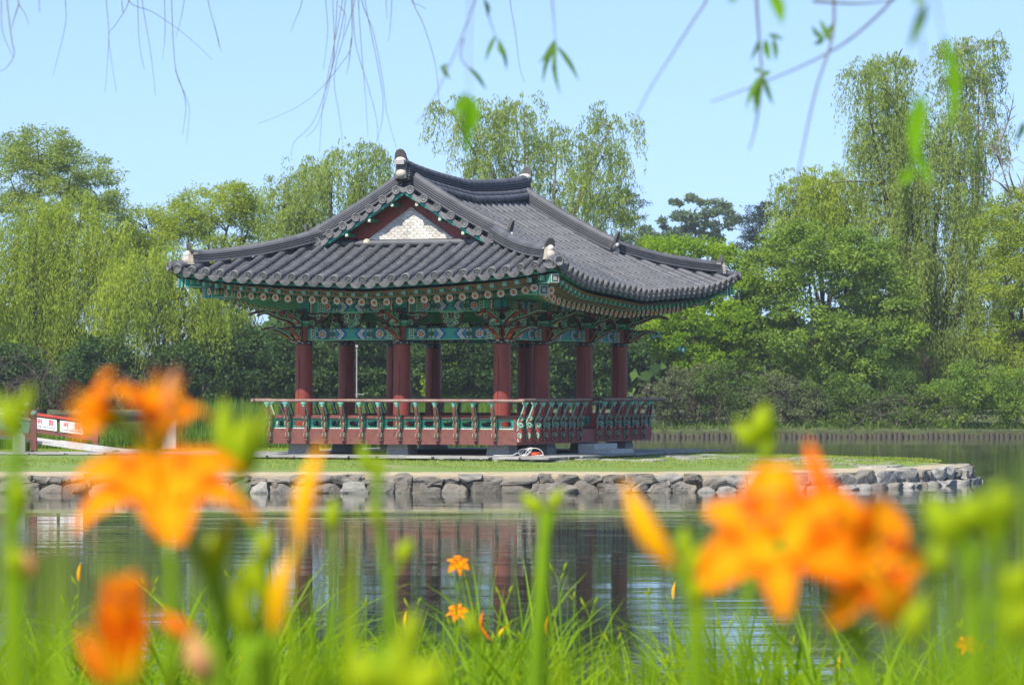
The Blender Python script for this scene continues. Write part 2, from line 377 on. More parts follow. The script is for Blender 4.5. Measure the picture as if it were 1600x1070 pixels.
# walk along the outline by arc length
seg = []; tot = 0
for i in range(len(out)-1):
    L_ = (Vector(out[i+1])-Vector(out[i])).length; seg.append((tot, L_, out[i], out[i+1])); tot += L_
def walk(s_):
    for t0, L_, a, b in seg:
        if s_ <= t0+L_: 
            f = (s_-t0)/L_; a = Vector(a); b = Vector(b); return a.lerp(b, f), atan2((b-a).y, (b-a).x)
    return Vector(out[-1]), 0
mb = MB()
rock_w = mat('chalky_bank_stone', (.30, .28, .245), (.055, .055, .052), scale=3.4, rough=.92, bump=.9, bscale=9, island=.25, c3=(.20, .19, .17), detail=8)
smax = next(t0 for t0, L_, a, b in seg if a[1] > 88)
for course in range(3):
    s_ = 14.0
    while s_ < smax:
        p, an = walk(s_)
        big = p.x > 3.4
        if course == 0: wd, z0, z1 = random.uniform(.28, .66), -.12, (.09 if big else random.uniform(.15, .20))
        elif course == 1:
            wd = random.uniform(.38, .72) if big else random.uniform(.26, .72)
            z0, z1 = (.06 if big else random.uniform(.15, .19)), .315+random.uniform(-.035, .04)
        else:
            wd = random.uniform(.08, .2); z0 = random.uniform(.05, .22); z1 = z0+random.uniform(.08, .14)
            if big: s_ += 2; continue
        p, an = walk(s_+wd/2)
        nrm = Vector((-sin(an), cos(an))); dep = random.uniform(.3, .42)
        off = .1+(.05 if course == 1 else -.02)+random.uniform(-.04, .04)+(0 if course < 2 else .06)
        if course == 0 and big: off -= .12
        q = p+nrm*off
        stone(mb, (q.x, q.y, (z0+z1)/2), wd*1.10, dep, (z1-z0)*1.12, an+random.uniform(-.06, .06), rock_w if (big and random.random() < .55) or random.random() < .12 else rock)
        s_ += wd*(1 if course < 2 else 3.2)
mb.build('stone_bank_wall', label='low wall of rough grey stones edging the island at the waterline', cat='stone wall')

# ================================================================== PAVILION
PV = empty('pavilion', (PC.x, PC.y, GZ), -AN, label='open wooden pavilion with curved grey tiled roof, red columns and painted green eaves', cat='pavilion')
ZC = CZ-GZ                                   # eye height in pavilion coordinates
def h(zc): return zc+ZC
BY = [-HY, -HY+2.1, -HY+2.1+2.48, HY]        # column lines along the long side
cols = [(x, y) for y in (-HY, HY) for x in (-HX, 0, HX)]+[(x, y) for x in (-HX, HX) for y in BY[1:3]]
crackm = mat('crack_shadow', (.02, .008, .008), rough=1)
for ci, (x, y) in enumerate(cols):
    mb = MB(); r = .178; z0 = h(-.86)
    prof = [(r*1.02, z0), (r*1.03, z0+.5), (r*1.0, z0+1.2), (r*.965, h(.89))]
    mb.lathe((x, y, 0), prof, red, 24)
    mb.tube([(x, y, h(.88)), (x, y, h(1.36))], .15, red, 20)
    # long drying crack
    a0 = random.uniform(-2.4, -1.0); pp = []
    for i in range(10):
        zz = z0+.15+i*.15*random.uniform(.9, 1.1); a = a0+.05*sin(i*1.3)+.02*i
        pp.append(Vector((x+cos(a)*r*1.022, y+sin(a)*r*1.022, zz)))
    mb.tube(pp, [.002]+[.005]*8+[.001], crackm, 4)
    co = mb.build('column', PV)
    b2 = MB(); b2.lathe((x, y, 0), [(r*.965, h(.87)), (r*1.01, h(.872)), (r*1.01, h(.948)), (r*.965, h(.95)), (.14, h(.951))], iron, 24)
    for i in range(8):
        a = i*pi/4+.3; b2.ball((x+cos(a)*r*1.01, y+sin(a)*r*1.01, h(.91)), .016, stud, 8)
    b2.build('iron_band', co)
    s2 = MB(); s2.box((x, y, (h(-1.18)-.03)/2), (.52, .52, h(-1.18)+.03), granite, taper=.86)
    s2.build('foundation_stone', PV)

# ---- deck
mb = MB()
mb.box((0, 0, h(-.88)), (5.3, 7.5, .05), wood)
for i in range(7): mb.box((0, -3.3+i*1.1, h(-1.03)), (5.2, .12, .22), reddk)
for i in (-1, 0, 1): mb.box((i*2.2, 0, h(-1.05)), (.16, 7.3, .26), reddk)
mb.build('deck', PV)
EX, EY = HX+.5, HY+.5
Eo = [(Vector((-EX, -EY, 0)), Vector((1, 0, 0)), 2*EX, []), (Vector((EX, -EY, 0)), Vector((0, 1, 0)), 2*EY, [(3.32, 4.45)]),
      (Vector((EX, EY, 0)), Vector((-1, 0, 0)), 2*EX, []), (Vector((-EX, EY, 0)), Vector((0, -1, 0)), 2*EY, [])]
postm = MB
def post_shape(fr, dark):
    """leaning carved baluster; u = outwards, v = up (heights rel. to eye)"""
    mb = MB(); front = redp if not dark else red
    cl = [(.00, -1.13, .05), (.035, -1.05, .10), (.045, -.95, .11), (.03, -.85, .10), (.04, -.76, .085), (.075, -.66, .08), (.12, -.55, .07), (.15, -.45, .06), (.155, -.37, .06)]
    L = []; Rr = []
    P = crom(cl, 3)
    for i, (a, b, w_) in enumerate(P):
        a0 = P[max(i-1, 0)]; a1 = P[min(i+1, len(P)-1)]; dx, dy = a1[0]-a0[0], a1[1]-a0[1]; q = sqrt(dx*dx+dy*dy)
        L.append((a-dy/q*w_/2*-1, b-dx/q*w_/2)); Rr.append((a-dy/q*w_/2, b+dx/q*w_/2))
    mb.extr(L+Rr[::-1], fr, .062, front)
    o, u, v = fr; nn = u.cross(v)
    for i in range(5):                       # rounded ribs down the outer edge
        z = -1.10+i*.052; c = o+u*(.055+.012*sin(i))+v*z
        mb.tube([c-nn*.034, c+nn*.034], .022+.002*i, front, 8)
    for sg in (1, -1):                       # carved scrolls on both cheeks
        off = .032*sg
        mb.rib(spiral(.035, -.99, .058, -1.2, 1.3, 1), fr, off, .026, mint if dark else mintg)
        mb.rib(spiral(.075, -.79, .065, -2.6, 1.3, -1), fr, off, .028, mint if dark else mintg)
        mb.rib([(.03, -1.12), (-.01, -1.04), (-.015, -.93), (.02, -.84), (.0, -.74), (.03, -.66), (.07, -.6), (.11, -.5), (.15, -.4)], fr, off, .026, mint if dark else mintg, taper=False)
        mb.rib(spiral(.10, -.64, .04, -2.0, 1.1, 1, 10), fr, off, .02, mint)
    return mb
for ei, (o, t, L_, gaps) in enumerate(Eo):
    nout = t.cross(Z); ang = atan2(t.y, t.x)
    # deck edge board
    mb = MB(); c = o+t*(L_/2)+nout*.02
    mb.box((c.x, c.y, h(-1.04)), (L_+.1, .07, .285), redp if ei != 1 else red, rot=Matrix.Rotation(ang, 3, 'Z'))
    mb.build('edge_board', PV)
    spans = []; s0 = 0
    for g in gaps: spans.append((s0, g[0])); s0 = g[1]
    spans.append((s0, L_))
    for si, (sa, sb) in enumerate(spans):
        npan = max(1, round((sb-sa)/.425 if ei != 1 else (sb-sa)/.5)); stp = (sb-sa)/npan
        pan = MB(); fr = (o+t*sa+nout*-.005+Z*ZC, t, Z)
        # frame rails
        for z, hh in ((-.62, .07), (-.885, .03)):
            c = o+t*((sa+sb)/2); pan.box((c.x, c.y, h(z)), (sb-sa, .07, hh), redp if ei != 1 else red, rot=Matrix.Rotation(ang, 3, 'Z'))
        for i in range(npan):
            a = i*stp+.03; b = (i+1)*stp-.03; zb, zt = -.868, -.658; ma = .045
            outer = []; inner = []
            cx, cy = (a+b)/2, (zb+zt)/2; hw, hh = (b-a)/2, (zt-zb)/2
            for q in range(24):
                an = 2*pi*(q+.5)/24; ca, sa_ = cos(an), sin(an)
                m_ = max(abs(ca), abs(sa_)); outer.append((cx+ca/m_*hw, cy+sa_/m_*hh))
                e = (abs(ca)**4+abs(sa_)**4)**-.25
                inner.append((cx+ca*e*(hw-ma*1.35), cy+sa_*e*(hh-ma)))
            for off, sgn in ((.012, 1), (-.012, -1)):
                P = [fr[0]+t*p[0]+Z*p[1]+nout*off for p in outer+inner]
                pan.add(P, [(q, (q+1) % 24, 24+(q+1) % 24, 24+q) for q in range(24)], teal if ei != 0 else MATS['teal_paint'])
            P = [fr[0]+t*p[0]+Z*p[1]+nout*.012 for p in inner]+[fr[0]+t*p[0]+Z*p[1]-nout*.012 for p in inner]
            pan.add(P, [(q, (q+1) % 24, 24+(q+1) % 24, 24+q) for q in range(24)], mint)
            nn = fr[1].cross(fr[2])
            lo = [(p[0]*1.0+(cx-p[0])*.12, p[1]+(cy-p[1])*.10) for p in inner]; lo.append(lo[0])
            fr2 = (fr[0], t, Z)
            lo2 = [(cx+(p[0]-cx)*1.12, cy+(p[1]-cy)*1.22) for p in inner]; lo2.append(lo2[0])
            pan.rib(lo2, fr2, .013 if nn.dot(nout) > 0 else -.013, .009, black, .003, False)
            # scalloped cream strip at the foot
            k = 6
            for q in range(k):
                u0 = a+(b-a)*(q+.5)/k
                pan.poly([(u0+cos(pi*w_/6)*(b-a)/k/2, -.868+sin(pi*w_/6)*.022) for w_ in range(7)], fr2, .0165 if nn.dot(nout) > 0 else -.0165, white)
        for i in range(npan+1):
            c = o+t*(sa+i*stp); pan.box((c.x, c.y, h(-.75)), (.05, .06, .26), redp if ei != 1 else red, rot=Matrix.Rotation(ang, 3, 'Z'))
        pan.build('openwork_panel', PV)
        # leaning balusters with lotus caps
        for i in range(npan+1):
            if ei in (0, 2) and False: continue
            c = o+t*(sa+i*stp)+nout*.055+Z*ZC
            if i == npan and si == len(spans)-1: continue
            fr = (c, nout, Z)
            po = post_shape(fr, ei == 1).build('baluster', PV)
            cp = MB(); cc = c+nout*.16
            cp.lathe((cc.x, cc.y, 0), [(.03, h(-.415)), (.04, h(-.40)), (.036, h(-.385)), (.062, h(-.355)), (.07, h(-.335)), (.068, h(-.325)), (.03, h(-.322))], mint, 10)
            cp.build('lotus_cap', po)
        # round top rail
        rl = MB(); a = o+t*(sa-(.32 if sa == 0 else .05))+nout*.215; b = o+t*(sb+(.32 if sb == L_ else .05))+nout*.30
        zz = -.287+(.0 if ei in (0, 2) else .012)
        n_s = 8; rl.tube([(a.lerp(b, i/n_s)).to_tuple()[:2]+(h(zz)+random.uniform(-.004, .004),) for i in range(n_s+1)], .034, mat('worn_rail_wood', (.27, .185, .155), (.16, .075, .06), scale=5, rough=.6, bump=.2), 10)
        rl.build('top_rail', PV)
# return panel beside the entrance gap and the sill
mb = MB(); yy = -EY+4.45
mb.box((HX+.27, yy, h(-.72)), (.46, .05, .30), red)
mb.box((HX+.27, yy-.03, h(-.72)), (.2, .02, .17), teal); mb.box((HX+.27, yy-.043, h(-.72)), (.12, .012, .10), black)
mb.box((HX+.27, yy-.051, h(-.72)), (.09, .01, .07), green)
mb.build('return_panel', PV)
mb = MB(); yy = -EY+3.32; mb.box((HX+.27, yy, h(-.72)), (.46, .05, .30), red)
mb.build('return_panel', PV)

# ---- painted beams
def painted(mb, o, t, L_, z0, z1, off=.0, simple=False):
    """painted pattern on the outside of a beam between two columns"""
    nout = t.cross(Z); H = z1-z0; fr = (o+Z*z0+nout*off, t, Z); e = .002
    mbp = lambda pts, k, m_: mb.poly(pts, fr, e*k, m_)
    rect = lambda a, b, c_, d_: [(a, c_), (b, c_), (b, d_), (a, d_)]
    mbp(rect(0, L_, 0, H*.05), 1, mintg); mbp(rect(0, L_, H*.95, H), 1, black)
    for m in (0, 1):
        X = (lambda u: u) if m == 0 else (lambda u: L_-u)
        def q(pts, k, m_):
            P = [(X(a), b) for a, b in pts]
            if m: P = P[::-1]
            mbp(P, k, m_)
        q(rect(.06, .10, 0, H), 2, mintg)
        q(rect(.10, .155, 0, H), 2, black)
        for i in range(4): q(rect(.112, .143, H*(.06+.235*i), H*(.19+.235*i)), 3, white)
        q(rect(.155, .18, 0, H), 2, mintg)
        u0, u1 = .18, min(.66, L_*.32)
        q(rect(u0, u1, H*.07, H*.93), 2, greendk)
        c = ((u0+u1)/2-.07, H/2)
        for r_, mt_ in ((H*.43, blue), (H*.37, white), (H*.34, mintg), (H*.26, white), (H*.22, orange), (H*.10, yellow)):
            q(disc(c, r_, 12), 3+[H*.43, H*.37, H*.34, H*.26, H*.22, H*.10].index(r_), mt_)
        for i in range(6):
            a = i*pi/3; q(disc((c[0]+cos(a)*H*.24, c[1]+sin(a)*H*.24), H*.075, 6), 9, orange if i % 2 else blue)
        for s_ in (0, 1):                    # corner leaves
            for cx in (u0+.03, u1-.02, u1-.1):
                yy = H*(.2 if s_ else .8); q(disc((cx, yy), H*.13, 8), 4, mintg); q(disc((cx, yy), H*.075, 8), 5, yellow if cx > u1-.05 else blue)
        # chevrons towards the middle
        k = H*.5
        for w0, w1, mt_ in ((0, .05, blue), (.05, .068, white), (.068, .085, orange), (.085, .12, mintg), (.12, .14, white), (.14, .19, blue), (.19, .205, black)):
            q([(u1-.03+w0, H*.07), (u1-.03+w1, H*.07), (u1-.03+w1+k*.8, H*.5), (u1-.03+w0+k*.8, H*.5)], 4, mt_)
            q([(u1-.03+w0+k*.8, H*.5), (u1-.03+w1+k*.8, H*.5), (u1-.03+w1, H*.93), (u1-.03+w0, H*.93)], 4, mt_)
            
edges = []
for (a, b) in (((-HX, -HY), (0, -HY)), ((0, -HY), (HX, -HY)), ((HX, BY[0]), (HX, BY[1])), ((HX, BY[1]), (HX, BY[2])), ((HX, BY[2]), (HX, BY[3])),
               ((HX, HY), (0, HY)), ((0, HY), (-HX, HY)), ((-HX, BY[3]), (-HX, BY[2])), ((-HX, BY[2]), (-HX, BY[1])), ((-HX, BY[1]), (-HX, BY[0]))):
    edges.append((Vector((*a, 0)), Vector((*b, 0))))
for i, (a, b) in enumerate(edges):
    t = (b-a).normalized(); L_ = (b-a).length; nout = t.cross(Z); ang = atan2(t.y, t.x); c = (a+b)/2
    rot = Matrix.Rotation(ang, 3, 'Z')
    lm = MB(); lm.box((c.x, c.y, h(1.09)), (L_-.26, .15, .25), teal, rot=rot)
    painted(lm, a+t*.13+nout*.076, t, L_-.26, h(.968), h(1.212))
    painted(lm, b-t*.13-nout*.076, -t, L_-.26, h(.968), h(1.212))
    lm.build('lintel', PV)
    # upper painted beam and purlin
    um = MB(); um.box((c.x, c.y, h(1.66)), (L_, .16, .24), teal, rot=rot)
    painted(um, a+t*.3+nout*.082, t, L_-.6, h(1.545), h(1.775)); painted(um, b-t*.3-nout*.082, -t, L_-.6, h(1.545), h(1.775))
    for s_ in (0, 1):                        # end stripes and green ends of the beam
        p = a if s_ == 0 else b; tt = t if s_ == 0 else -t
        for k_, (u0, mt_) in enumerate(((.17, black), (.20, white), (.23, orange), (.26, green))):
            q = p+tt*u0; um.box((q.x, q.y, h(1.66)), (.022, .172, .242), mt_, rot=rot)
    um.build('upper_beam', PV)
    um = MB(); um.tube([a+Z*h(1.87), b+Z*h(1.87)], .10, green, 12); um.build('purlin', PV)
    # carved flower panel in the middle of the bay
    fm = MB(); fr = (c+Z*ZC, t, Z)
    o_ = [(-.10, 1.215), (.10, 1.215), (.17, 1.25), (.20, 1.33), (.235, 1.40), (.25, 1.50), (.22, 1.545), (-.22, 1.545), (-.25, 1.50), (-.235, 1.40), (-.20, 1.33), (-.17, 1.25)]
    fm.extr(o_, fr, .05, reddk)
    for sg in (1, -1):
        off = .026*sg
        for m in (1, -1):
            fm.rib([(p[0], p[1]) for p in spiral(m*.14, 1.46, .075, pi/2, 1.3, m)], fr, off, .03, mintg)
            fm.rib(spiral(m*.055, 1.37, .065, pi/2, 1.3, -m), fr, off, .026, mintg)
            fm.rib(spiral(m*.13, 1.33, .045, pi, 1.2, m), fr, off, .022, mintg)
            fm.rib(spiral(m*.055, 1.265, .045, 0, 1.2, m), fr, off, .022, mintg)
            fm.rib([(m*.0, 1.22), (m*.0, 1.54)], fr, off, .022, mint)
            fm.rib([(m*.25, 1.535), (m*.0, 1.535)], fr, off, .03, mintg, taper=False)
    fm.build('flower_panel', PV)
    # cloud boards beside the columns
    for s_ in (0, 1):
        p = a if s_ == 0 else b; tt = t if s_ == 0 else -t
        cb = MB(); fr = (p+Z*ZC, tt, Z)
        o_ = [(.1, 1.22), (.2, 1.23), (.28, 1.30), (.4, 1.36), (.5, 1.42), (.62, 1.50), (.6, 1.545), (.1, 1.545)]
        cb.extr(o_, fr, .06, reddk)
        for sg in (1, -1):
            off = .031*sg
            cb.rib(spiral(.19, 1.33, .07, -1, 1.2, 1), fr, off, .028, mintg); cb.rib(spiral(.34, 1.44, .06, 2, 1.2, -1), fr, off, .026, mintg)
            cb.rib([(.12, 1.5), (.25, 1.47), (.4, 1.5), (.52, 1.46), (.6, 1.52)], fr, off, .024, mintg)
            cb.rib(spiral(.47, 1.47, .035, 0, 1, 1, 8), fr, off, .018, orange)
        cb.build('cloud_board', PV)

# ---- wing brackets (two tiers) on every column, outwards
def wing(mb, fr, sc=1.0):
    up = [(0, 1.27), (.12, 1.27), (.26, 1.36), (.40, 1.395), (.50, 1.44), (.62, 1.50), (.76, 1.525), (.88, 1.515), (.98, 1.475), (.99, 1.485), (.93, 1.545), (.84, 1.575), (.70, 1.585), (.5, 1.56), (.3, 1.57), (0, 1.57)]
    lo = [(0, .94), (.17, .955), (.21, 1.02), (.33, 1.08), (.42, 1.14), (.55, 1.185), (.66, 1.19), (.74, 1.165), (.745, 1.175), (.69, 1.225), (.60, 1.245), (.48, 1.24), (.36, 1.22), (.25, 1.24), (.14, 1.26), (0, 1.26)]
    for poly_, k in ((up, 0), (lo, 1)):
        q = [(p[0]*sc, p[1]) for p in poly_]
        mb.extr(q, fr, .10, reddk, red)
    for sg in (1, -1):
        off = .051*sg; g = mintg
        mb.rib([(.1, 1.31), (.24, 1.40), (.40, 1.435), (.55, 1.49), (.72, 1.555), (.9, 1.53)], fr, off, .034, g)
        mb.rib(spiral(.22, 1.47, .07, -1.6, 1.3, 1), fr, off, .03, g); mb.rib(spiral(.37, 1.50, .055, -2, 1.2, -1), fr, off, .026, g)
        mb.rib(spiral(.50, 1.53, .04, -2, 1.2, 1, 8), fr, off, .02, g); mb.rib(spiral(.11, 1.52, .04, 0, 1.1, 1, 8), fr, off, .02, orange)
        mb.rib([(.16, .99), (.25, 1.07), (.40, 1.165), (.55, 1.215), (.70, 1.195)], fr, off, .03, g)
        mb.rib(spiral(.22, 1.155, .06, -1.6, 1.3, 1), fr, off, .026, g); mb.rib(spiral(.335, 1.18, .04, -2, 1.2, -1, 9), fr, off, .02, g)
        mb.rib([(.06, .98), (.13, 1.05), (.15, 1.15), (.08, 1.22)], fr, off, .022, orange, taper=False)
    # striped nose on the leading edge
    o, u, v = fr; nn = u.cross(v)
    for (a, b), mt_ in zip((((.02, .935), (.17, .950)), ((.215, 1.01), (.32, 1.07)), ((.13, 1.262), (.25, 1.348)), ((.27, 1.352), (.38, 1.385))), (white, orange, orange, white)):
        p = o+u*a[0]*sc+v*(a[1]-.004); q = o+u*b[0]*sc+v*(b[1]-.004); mb.bar(p, q, .055, .012, mt_, up=nn.cross((q-p).normalized()))
for (x, y) in cols:
    dirs = []
    if abs(y) == HY: dirs.append((Vector((0, math.copysign(1, y), 0)), 1))
    if abs(x) == HX: dirs.append((Vector((math.copysign(1, x), 0, 0)), 1))
    if len(dirs) == 2: dirs.append(((dirs[0][0]+dirs[1][0]).normalized(), 1.12))
    for dv, sc in dirs:
        bm_ = MB(); wing(bm_, (Vector((x, y, ZC))+dv*.10, dv, Z), sc); bm_.build('wing_bracket', PV)
    kb = MB()
    kb.box((x, y, h(1.29)), (.34, .34, .07), green, taper=1.12); kb.box((x, y, h(1.345)), (.38, .38, .04), mintg)
    kb.box((x, y, h(1.5)), (.24, .24, .26), greendk)
    for dv, sc in dirs[:2]:
        sd = dv.cross(Z); c = Vector((x, y, h(1.32)))+dv*.205
        kb.box(c, (.13, .13, .13), green, rot=Matrix.Rotation(atan2(dv.y, dv.x), 3, 'Z')); 
        kb.box(c+dv*.066, (.012, .10, .10), mintg, rot=Matrix.Rotation(atan2(dv.y, dv.x), 3, 'Z'))
        kb.box(c+dv*.074, (.008, .06, .06), greendk, rot=Matrix.Rotation(atan2(dv.y, dv.x), 3, 'Z'))
    kb.build('capital_block', PV)
mb = MB(); mb.box((0, 0, h(1.96)), (4.7, 6.9, .05), ceil)
for i in (-1.1, 1.24): mb.tube([(-HX, i, h(1.55)), (HX, i, h(1.55))], .16, green, 12)
for x in (-.9, .9): mb.box((x, 0, h(1.80)), (.2, 6.5, .2), teal)
mb.build('ceiling', PV)

# ================================================================== ROOF
RX, RY = HX+2.05, HY+2.05                    # eave half sizes
VG, WL = 3.28, 2.86                          # gable verge and gable wall distance from the middle
DG = RY-3.05                                 # where hips meet the gable
PB = .032; PA = .361
def lift(c): return .30*max(0, 1-c/2.5)**1.8+.26*(1-min(c, 5.4)/5.4)
def rowfn(face):
    A = RX if face in 'FB' else RY
    et = {'F': Vector((1, 0, 0)), 'R': Vector((0, 1, 0)), 'B': Vector((-1, 0, 0)), 'L': Vector((0, -1, 0))}[face]
    inn = Z.cross(et); half = RY if face in 'FB' else RX
    ex = .14 if face in 'FB' else 0
    def pt(t, d, dz=0):
        c = A-abs(t)
        z = h(1.88+PA*d+PB*d*d+lift(c)+(ex-(.25*d/2.64 if ex else 0))*min(1, max(0, c)/2)+dz)
        p = et*t-inn*(half-d); return Vector((p.x, p.y, z))
    def dmax(t):
        c = A-abs(t)
        if face in 'FB': return min(c, RY-WL+.02)
        return c if c < DG else RX
    def d0(t): return .15*min(1, max(0, (A-abs(t)))/2.5)
    return A, et, inn, pt, dmax, d0
roof = MB(); ends = MB(); sheet = MB()
SP = .318
for face in 'FRBL':
    A, et, inn, pt, dmax, d0 = rowfn(face)
    near = face in 'FR'
    n = int((2*A-.26)/SP)+1; ts = [(-(n-1)/2+i)*SP for i in range(n)]
    if face in 'RL':                          # leave the verge strip to the gable tiles
        vs_ = [t for t in ts]
    for i, t in enumerate(ts):
        a = d0(t)+.0; b = dmax(t)
        if face in 'RL' and b > 3 and abs(t) > 3.0: pass
        ds = a; k = 0; off0 = random.uniform(0, .02)
        while ds < b-.03:
            de = min(ds+.30+(off0 if k == 0 else 0), b); ring = []
            for dd, rr, zz in ((ds, .072, .034), (de+.01, .066, .028)):
                p = pt(t, dd, zz); tl = (pt(t+.05, dd)-pt(t-.05, dd)).normalized(); ti = (pt(t, dd+.05)-pt(t, dd-.05)).normalized(); nn = tl.cross(ti)
                ring.append([p+tl*(rr*cos(q))+nn*(rr*sin(q)-.012) for q in [pi*(j-.6)/6.8 for j in range(9)]])
            V = ring[0]+ring[1]
            roof.add(V, [(j+1, j, 9+j, 9+j+1) for j in range(8)]+[tuple(range(8, -1, -1))][:0], tile, True)
            if k > 0: roof.add(ring[0], [tuple(range(9))], tile)
            ds = de; k += 1
        # round end tile
        p = pt(t, a, .03); tl = (pt(t+.05, a)-pt(t-.05, a)).normalized(); ti = (pt(t, a+.05)-pt(t, a-.05)).normalized()
        ax = (-ti+Z*.02).normalized(); c = p+ax*.035+Z*.012
        ends.lathe(c, [(.086, -.06), (.088, .014), (.072, .014)], tile_end, 16, ax); ends.lathe(c, [(.072, .014), (.067, .0), (.001, .0)], tile, 16, ax)
        if near:
            sd = tl; up = ax.cross(sd).normalized()
            for q in range(8):
                an = q*pi/4; cc = c+sd*(cos(an)*.040)+up*(sin(an)*.040); ends.lathe(cc, [(.0145, 0), (.010, .011), (.001, .013)], tile_end, 6, ax)
            ends.lathe(c, [(.02, 0), (.016, .012), (.001, .014)], tile_end, 8, ax)
    # concave tiles in between
    for i in range(-1, n):
        tm = (ts[i]+SP/2) if i >= 0 else ts[0]-SP/2
        if abs(tm) > A-.05: continue
        a = d0(tm)+.0; b = dmax(tm); wd = SP/2-.035
        if b < .12: continue
        ds = a; k = 0
        offs = [(-1, .022), (-.6, -.026), (0, -.046), (.6, -.026), (1, .022)]
        while ds < b:
            de = min(ds+.118, b+.02); V = []
            jit = random.uniform(-.003, .003)
            for dd, zz in ((ds, .024+jit), (de+.01, .003), (ds, -.004)):
                for u, v in offs: V.append(pt(tm+u*wd, dd, v+zz))
            roof.add(V, [(j, j+1, 6+j, 5+j) for j in range(4)]+[(j+1, j, 10+j, 11+j) for j in range(4)], tile)
            ds = de; k += 1
        # drooping crescent end tile
        p = pt(tm, a-.012, -.018); tl = (pt(tm+.05, a)-pt(tm-.05, a)).normalized(); up = (Z*1.0+inn*-.12).normalized()
        w_ = SP/2-.02; top = [(u*w_/1.0, v+.024) for u, v in offs]
        bot = [(w_, -.015), (w_*.75, -.07), (w_*.4, -.105), (0, -.118), (-w_*.4, -.105), (-w_*.75, -.07), (-w_, -.015)]
        fr = (p, tl, up)
        ends.extr(top+bot, fr, .026, tile_end)
        if near:
            r_ = [(-w_*.78, -.02), (-w_*.45, -.062), (0, -.08), (w_*.45, -.062), (w_*.78, -.02)]
            sg = 1 if tl.cross(up).dot(inn) < 0 else -1
            ends.rib(r_, fr, .013*sg, .02, tile_end, .008, False); ends.rib([(q[0]*.6, q[1]*.55+.006) for q in r_], fr, .013*sg, .016, tile_end, .008, False)
    # closed bed under the tiles
    tt = [-A+.001+2*(A-.001)*i/60 for i in range(61)]
    if face in 'RL': tt = sorted(tt+[-(RY-DG)-.001, -(RY-DG)+.001, RY-DG-.001, RY-DG+.001])
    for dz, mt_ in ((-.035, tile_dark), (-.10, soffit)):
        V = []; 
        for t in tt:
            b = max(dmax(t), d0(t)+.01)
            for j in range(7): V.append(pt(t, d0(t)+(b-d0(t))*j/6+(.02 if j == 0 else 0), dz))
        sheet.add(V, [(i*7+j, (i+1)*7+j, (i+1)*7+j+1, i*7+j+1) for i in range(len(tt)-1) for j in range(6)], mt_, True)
rf = roof.build('roof', PV); sheet.build('roof_bed', rf); ends.build('eave_end_tiles', rf)

def sweep(mb, path, prof, mt, lat=None, smooth=False):
    """closed section (sideways, up) along a path, sideways kept level"""
    k = len(prof); V = []
    for i, p in enumerate(path):
        a = path[max(i-1, 0)]; b = path[min(i+1, len(path)-1)]; t = (b-a).normalized(); sd = lat or t.cross(Z).normalized(); up = sd.cross(t)
        V += [p+sd*q[0]+up*q[1] for q in prof]
    m_ = len(path)
    mb.add(V, [(i*k+j, i*k+(j+1) % k, (i+1)*k+(j+1) % k, (i+1)*k+j) for i in range(m_-1) for j in range(k)]+[tuple(range(k)), tuple((m_-1)*k+j for j in range(k-1, -1, -1))], mt, smooth)
def ridge(mb, path, layers, rt=.085, seg=.30, lat=None):
    z = 0
    for (hw, th, mt_) in layers:
        sweep(mb, path, [(-hw, z), (hw, z), (hw, z+th), (-hw, z+th)], mt_, lat); z += th+.0
    # jointed round tiles on top
    L_ = 0; cum = [0]
    for i in range(1, len(path)): cum.append(cum[-1]+(path[i]-path[i-1]).length)
    def P(s_):
        s_ = max(0, min(s_, cum[-1]-1e-6))
        i = max(j for j in range(len(cum)) if cum[j] <= s_); i = min(i, len(path)-2)
        return path[i].lerp(path[i+1], (s_-cum[i])/(cum[i+1]-cum[i]))
    s_ = 0
    while s_ < cum[-1]-.02:
        e = min(s_+seg, cum[-1]); V = []
        for q, rr in ((s_, rt*1.04), (e+.008, rt*.93)):
            p = P(q); t = (P(min(q+.05, cum[-1]))-P(max(q-.05, 0))).normalized(); sd = lat or t.cross(Z).normalized(); up = sd.cross(t)
            V += [p+sd*(rr*cos(a))+up*(z+rr*.95*sin(a)) for a in [pi*(j-.5)/7 for j in range(9)]]
        mb.add(V, [(j, j+1, 10+j, 9+j) for j in range(8)], tile, True)
        mb.add(V[:9], [tuple(range(9))], tile); mb.add(V[9:], [tuple(range(8, -1, -1))], tile)
        s_ = e
    return z
def tongue(mb, c, dv, hgt, wd):
    """upright end tile: a dark rounded tongue leaning outwards, facing dv"""
    sd = dv.cross(Z).normalized(); up = (Z+dv*.28).normalized()
    o_ = [(-wd, 0), (wd, 0), (wd*1.06, hgt*.4), (wd*.9, hgt*.7), (wd*.55, hgt*.92), (0, hgt), (-wd*.55, hgt*.92), (-wd*.9, hgt*.7), (-wd*1.06, hgt*.4)]
    mb.extr(o_, (c, sd, up), .05, mat('dark_end_tile', (.045, .042, .042), (.10, .095, .09), scale=28, rough=.9, bump=.5))
LH = [(.15, .045, tile), (.10, .018, tile_dark), (.155, .024, tile), (.11, .018, tile_dark), (.145, .024, tile), (.105, .018, tile_dark), (.135, .024, tile)]
hipP = {}
